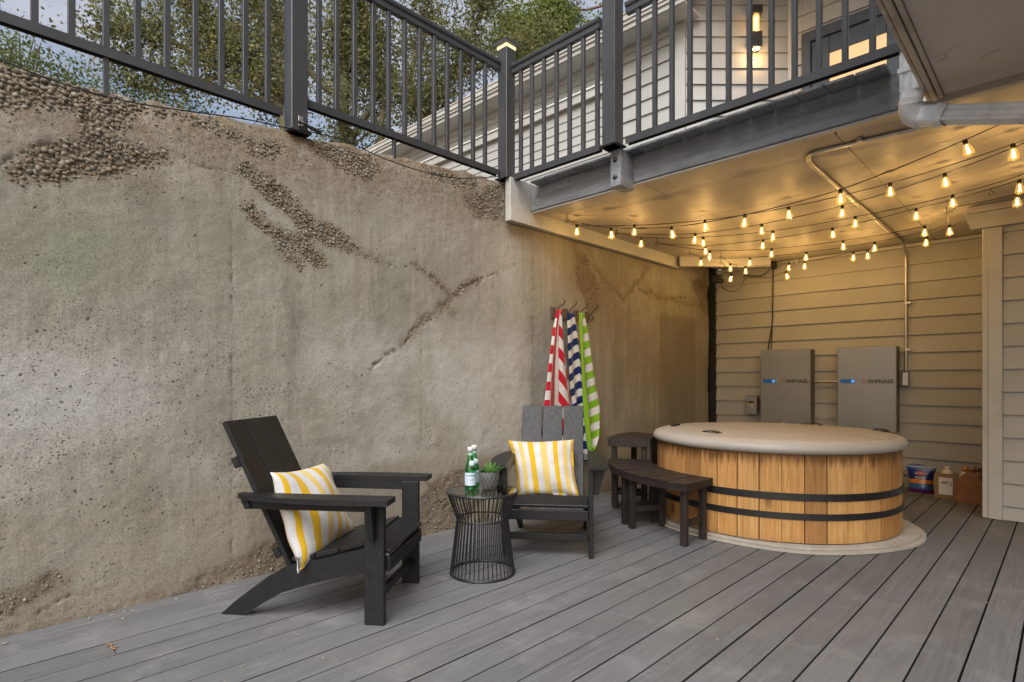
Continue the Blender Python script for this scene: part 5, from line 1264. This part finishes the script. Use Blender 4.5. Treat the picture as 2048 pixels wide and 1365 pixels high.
m = MB(); m.lathe([(.017, .264), (.02, .264), (.02, .284), (.0001, .286)], 16); m.obj('cap', MT['bottle_cap'], jug)
MT['cwood'] = simple('varnished_pine', (.27, .115, .038), .5, .22, 6, .25, 60, .002, stretch=(1, 1, 7), dirt=(.14, .05, .018))
cy = thing('wooden_caddy', 'open wooden caddy with gabled ends half hidden by the corner board', 'caddy', (-.645, 6.56, 0), math.radians(-2))
pent = [(-.165, 0), (.165, 0), (.165, .172), (.09, .25), (.0, .30), (-.09, .245), (-.165, .172)]
m = MB(); m.prism([(x * .60, z) for x, z in pent], 1, -.03, -.012); m.obj('end_panel', MT['cwood'], cy)
m = MB(); m.prism([(x * .60, z) for x, z in pent], 1, .33, .348); m.obj('end_panel', MT['cwood'], cy)
for x in (-.098, .084):
    m = MB(); m.cbox(x, x + .014, -.0115, .3295, .0, .165, .002); m.obj('side_panel', MT['cwood'], cy)
m = MB(); m.box(-.082, .082, -.0115, .3295, .002, .012); m.obj('floor_panel', MT['cwood'], cy)
m = MB(); m.tube([(0, -.011, .272), (0, .329, .272)], .012, 10); m.obj('handle', MT['cwood'], cy)
for (lab, x, y, col, h, capc) in [('white bottle with orange cap in the wooden caddy', -.685, 6.64, (.55, .53, .49), .30, (.45, .21, .03)), ('brown capped bottle at the right of the wooden caddy', -.600, 6.70, (.16, .10, .07), .30, (.10, .07, .055))]:
    b = thing('chemical_bottle', lab, 'bottle', (x, y, .014), 0, 'bottles in the wooden caddy')
    m = MB(); m.lathe([(.0001, 0), (.038, 0), (.04, .008), (.04, h - .10), (.034, h - .06), (.022, h - .04)], 16); m.obj('body', simple('bottle_plastic', col, .45, .05, 8, .05, 40), b)
    m = MB(); m.lathe([(.022, h - .045), (.027, h - .045), (.027, h - .005), (.0001, h - .002)], 14); m.obj('cap', simple('cap_plastic', capc, .4, .05, 8, .05, 40), b)
# litter on the deck
m = MB(); m.tube(smooth_path([(-2.885, .520, .004), (-2.855, .528, .007), (-2.822, .524, .004), (-2.795, .533, .006)], 4), .0028, 5); m.tube([(-2.83, .526, .005), (-2.815, .545, .004)], .002, 5); m.tube([(-2.86, .526, .005), (-2.85, .508, .004)], .002, 5)
MT['dry'] = simple('dry_plant_bits', (.22, .12, .055), .9, .3, 30, .3, 60)
tag(m.obj('dry_twig', MT['dry']), 'small brown dry twig lying in a deck joint at lower left', 'twig')
m = MB(); rr = random.Random(11)
for _ in range(70):
    x, y = rr.uniform(-3.2, .2), rr.uniform(.4, 5.5)
    if (x - TX) ** 2 + (y - TY) ** 2 < 1.1: continue
    a = rr.uniform(0, 6.28); L_, w_ = rr.uniform(.004, .012), rr.uniform(.0015, .004); d = Vector((math.cos(a), math.sin(a), 0)) * L_; e = Vector((-math.sin(a), math.cos(a), 0)) * w_; c0 = Vector((x, y, .0025))
    m.add([c0 - d, c0 + e, c0 + d + Vector((0, 0, .002)), c0 - e, c0 + Vector((0, 0, .0022))], [(0, 4, 1), (1, 4, 2), (2, 4, 3), (3, 4, 0)])
for _ in range(90):
    x, y = -3.27 + abs(rr.gauss(0, .06)), rr.uniform(.1, 6.8); a = rr.uniform(0, 6.28); L_, w_ = rr.uniform(.004, .013), rr.uniform(.002, .005); d = Vector((math.cos(a), math.sin(a), 0)) * L_; e = Vector((-math.sin(a), math.cos(a), 0)) * w_; c0 = Vector((x, y, .003))
    m.add([c0 - d, c0 + e, c0 + d + Vector((0, 0, .004)), c0 - e, c0 + Vector((0, 0, .004))], [(0, 4, 1), (1, 4, 2), (2, 4, 3), (3, 4, 0)])
o = m.obj('leaf_litter', simple('pale_leaf_bits', (.27, .235, .18), .9, .3, 30, .1, 60)); o['kind'] = 'stuff'; tag(o, 'tiny pale flakes of leaf litter scattered on the deck', 'litter', None, 'stuff')

# ---------------------------------------------------------------- trees and shrubs behind the wall
def leaf_pts(m_v, m_f, P, D, L, W):
    """add one folded leaf: base P, direction D"""
    a = D.orthogonal(); a = Matrix.Rotation(random.uniform(0, 6.28), 3, D) @ a; a.normalize(); o = len(m_v); b = D.cross(a)
    m_v.extend([tuple(P), tuple(P + D * L * .5 + a * W * .5 + b * W * .12), tuple(P + D * L), tuple(P + D * L * .5 - a * W * .5 + b * W * .12)])
    m_f.append((o, o + 1, o + 2, o + 3))
def tree(name, label, limbs, leafmat, barkmat, twigs, leaves, Lf=.06, Wf=.035, reach=1.6, up=.35, clump=.28, seed=1, droop=.0, tmin=.25, group=None, needle=False):
    """limbs: list of (points, r0, r1); twigs per metre of limb; leaves per twig"""
    rr = random.Random(seed); random.seed(seed); t = thing(name, label, 'tree', tuple(limbs[0][0][0]), 0, group); base = Vector(limbs[0][0][0])
    tr = MB(); lv = []; lf = []
    for pts, r0, r1 in limbs:
        sp = smooth_path([Vector(p) - base for p in pts], 6); nn = len(sp)
        for i in range(1, nn - 1): sp[i] = sp[i] + Vector((rr.gauss(0, 1), rr.gauss(0, 1), rr.gauss(0, 1))) * r0 * .18
        tr.tube(sp, [r0 + (r1 - r0) * i / (nn - 1) for i in range(nn)], 8)
        Ltot = sum((sp[i + 1] - sp[i]).length for i in range(nn - 1))
        for _ in range(int(twigs * Ltot)):
            f = tmin + (1 - tmin) * rr.random() ** .8; q = f * (nn - 1); i = min(int(q), nn - 2); p = sp[i].lerp(sp[i + 1], q - i)
            ax = (sp[i + 1] - sp[i]).normalized(); d = Vector((rr.gauss(0, 1), rr.gauss(0, 1), rr.gauss(0, 1))); d = (d - ax * d.dot(ax) * .6).normalized(); d = (d + ax * .35 + Vector((0, 0, up))).normalized()
            Lt = reach * rr.uniform(.35, 1.0) * (1.15 - .5 * f); path = [p]; cur = p
            for k in range(4):
                d = (d + Vector((rr.gauss(0, .28), rr.gauss(0, .28), rr.gauss(0, .28) - droop))).normalized(); cur = cur + d * Lt / 4; path.append(cur)
            rt = max(.006, r1 * .35); tr.tube(path, [rt, rt * .8, rt * .6, rt * .45, rt * .25], 4, caps=False)
            # side twigs
            for k in range(3):
                b0 = path[1 + k]; dd = Vector((rr.gauss(0, 1), rr.gauss(0, 1), rr.gauss(0, .8))).normalized(); e0 = b0 + dd * Lt * .3; tr.tube([b0, e0], [rt * .4, rt * .2], 3, caps=False)
                for _k in range(leaves // 4):
                    u_ = rr.random() ** .7; c0 = b0.lerp(e0, u_) + Vector((rr.gauss(0, 1), rr.gauss(0, 1), rr.gauss(0, .8))) * clump * .5
                    dr = Vector((rr.gauss(0, 1), rr.gauss(0, 1), rr.gauss(0, .8) - droop)).normalized(); sc = rr.uniform(.55, 1.5); leaf_pts(lv, lf, c0, dr, Lf * sc, Wf * sc)
            for _k in range(leaves):
                u_ = .35 + .65 * rr.random(); q2 = u_ * 4; j = min(int(q2), 3); c0 = path[j].lerp(path[j + 1], q2 - j) + Vector((rr.gauss(0, 1), rr.gauss(0, 1), rr.gauss(0, .75))) * clump * (.4 + .6 * u_)
                dr = Vector((rr.gauss(0, 1), rr.gauss(0, 1), rr.gauss(0, .8) - droop)).normalized(); sc = rr.uniform(.55, 1.5); leaf_pts(lv, lf, c0, dr, Lf * sc, Wf * sc)
    tr.obj('trunk', barkmat, t); me = bpy.data.meshes.new('crown'); me.from_pydata(lv, [], lf); me.update(); mkobj('crown', me, leafmat, t)
    return t
OG = 'oaks on the hillside'
tree('oak_tree', 'leaning mossy oak whose limbs fan out left of the first rail post', [
    ([(-12.2, 6.2, 2.6), (-12.45, 6.0, 5.0), (-12.8, 5.67, 7.1), (-13.15, 5.3, 7.8), (-13.53, 4.95, 8.41), (-14.18, 4.31, 9.32), (-14.8, 3.7, 10.6)], .17, .05),
    ([(-12.8, 5.67, 7.1), (-13.5, 5.0, 7.75), (-14.3, 4.2, 8.6), (-15.0, 3.51, 9.0), (-15.8, 2.8, 9.2)], .10, .03),
    ([(-12.6, 5.85, 6.2), (-12.9, 5.6, 8.0), (-13.2, 5.27, 9.78), (-13.4, 5.0, 11.6)], .12, .04),
    ([(-13.3, 5.15, 8.0), (-14.2, 4.6, 8.1), (-15.2, 3.9, 7.9), (-16, 3.3, 8.2)], .07, .025)], MT['leaf_oak'], MT['bark'], 13, 46, .080, .046, 1.7, .2, .30, 3, group=OG, tmin=.35)
tree('oak_tree', 'upright mossy oak trunk seen just right of the first rail post', [
    ([(-16.3, 9.2, 2.6), (-16.3, 9.2, 6.0), (-16.36, 9.17, 8.37), (-16.40, 9.14, 10.7), (-16.3, 9.2, 13.1), (-16.2, 9.3, 15.5)], .24, .09),
    ([(-16.36, 9.17, 8.4), (-15.9, 9.6, 9.4), (-15.52, 10.0, 10.6), (-15.8, 9.7, 11.9), (-16.0, 9.5, 13.5)], .12, .04),
    ([(-16.38, 9.15, 9.8), (-17.2, 8.4, 10.9), (-17.9, 7.7, 12.2), (-18.3, 7.2, 14)], .12, .04)], MT['leaf_oak'], MT['bark'], 13, 44, .092, .054, 2.0, .15, .36, 5, group=OG, tmin=.3)
tree('oak_tree', 'forked oak rising behind the roof edge near the corner post', [
    ([(-14.9, 10.6, 2.6), (-14.8, 10.7, 6.0), (-14.73, 10.77, 8.53), (-14.5, 11.0, 9.5), (-14.22, 11.27, 10.27), (-13.71, 11.77, 11.37), (-13.2, 12.3, 13.2)], .22, .06),
    ([(-14.6, 10.9, 9.1), (-14.9, 10.6, 10.6), (-14.56, 10.94, 12.16), (-14.5, 11.0, 14)], .13, .04),
    ([(-15.57, 9.94, 7.5), (-15.57, 9.94, 8.69), (-15.52, 10.0, 10.3), (-15.9, 9.6, 11.2), (-16.02, 9.5, 12.2)], .13, .05),
    ([(-14.0, 11.5, 10.7), (-12.9, 12.6, 11.2), (-11.9, 13.6, 12.2)], .09, .03)], MT['leaf_oak'], MT['bark'], 13, 44, .092, .054, 2.0, .2, .36, 8, group=OG, tmin=.3)
tree('broadleaf_tree', 'bright green leafy tree above the roof right of the lit post cap', [
    ([(-14.8, 16.4, 2.6), (-14.6, 16.6, 8.0), (-14.5, 16.7, 12.9), (-14.3, 16.9, 15.2)], .22, .07), ([(-14.55, 16.6, 10.0), (-13.3, 17.7, 12.2), (-12.8, 18.2, 14.0)], .11, .04), ([(-14.55, 16.6, 11.0), (-15.3, 16.0, 13.2), (-15.4, 15.9, 15.0)], .11, .04)],
    MT['leaf_bright'], MT['bark'], 10, 60, .13, .085, 1.9, .25, .42, 12, tmin=.35)
for (lab, bx_, by_, top, sd_) in [('dark pine with reddish trunk beyond the roof, left of the deck post', -14.75, 21.95, 22.0, 21), ('bare reddish pine trunk beyond the roof, right of the deck post', -13.35, 23.4, 22.0, 22)]:
    limbs = [([(bx_, by_, 2.6), (bx_ + .05, by_, 10), (bx_ - .05, by_ + .05, 16), (bx_, by_, top)], .34, .20)]
    if sd_ == 21:
        for (dx, dy, dz, z) in [(-1.6, -1.5, .2, 17.2), (-2.2, -1.8, -.3, 18.4), (-1.3, -1.2, .5, 19.0), (-2.6, -2.4, .1, 19.6), (1.0, .8, .4, 20)]: limbs.append(([(bx_, by_, z), (bx_ + dx * .5, by_ + dy * .5, z + dz), (bx_ + dx, by_ + dy, z + dz + .2)], .07, .03))
    tree('pine_tree', lab, limbs, MT['leaf_pine'], MT['pine_bark'], (5 if sd_ == 21 else 1.2), 150, .17, .02, 1.3, .25, .30, sd_, tmin=.80, group='pines beyond the roof')
def shrub(label, c, rx, ry, rz, n, L, W, mat, seed):
    rr = random.Random(seed); random.seed(seed); t = thing('shrub', label, 'shrub', c, 0, 'shrubs on top of the wall'); st = MB(); lv = []; lf = []
    for k in range(max(8, n // 45)):
        a = rr.uniform(0, 6.28); q = math.sqrt(rr.random()); tip = Vector((rx * q * math.cos(a), ry * q * math.sin(a), rz * rr.uniform(.45, 1.0) * (1.15 - .5 * q))); mid = tip * .5 + Vector((rr.gauss(0, .05), rr.gauss(0, .05), .05))
        st.tube([(tip.x * .25, tip.y * .25, 0), mid, tip], [.007, .005, .002], 4, caps=False)
        for _ in range(45):
            u_ = .2 + .8 * rr.random(); p = mid.lerp(tip, u_) + Vector((rr.gauss(0, 1), rr.gauss(0, 1), rr.gauss(0, 1))) * .07; d = Vector((rr.gauss(0, 1), rr.gauss(0, 1), rr.gauss(.4, .8))).normalized(); s_ = rr.uniform(.7, 1.3); leaf_pts(lv, lf, p, d, L * s_, W * s_)
    st.obj('stem', MT['bark'], t); me = bpy.data.meshes.new('foliage'); me.from_pydata(lv, [], lf); me.update(); mkobj('foliage', me, mat, t); return t
shrub('leafy green shrub at the far left above the pebbled wall top', (-4.25, .35, 2.38), .45, .50, .72, 9000, .024, .013, MT['leaf_shrub'], 31)
shrub('green shrub above the wall left of the first rail foot', (-4.35, 1.05, 2.38), .45, .50, .60, 7000, .024, .013, MT['leaf_shrub'], 32)
shrub('low green plants beside the first rail post base', (-4.2, 1.75, 2.40), .40, .5, .42, 1500, .03, .014, MT['leaf_shrub'], 33)
shrub('sparse twiggy plant on the wall top right of the first rail post', (-4.3, 2.55, 2.42), .4, .5, .48, 1000, .03, .014, MT['leaf_oak'], 34)
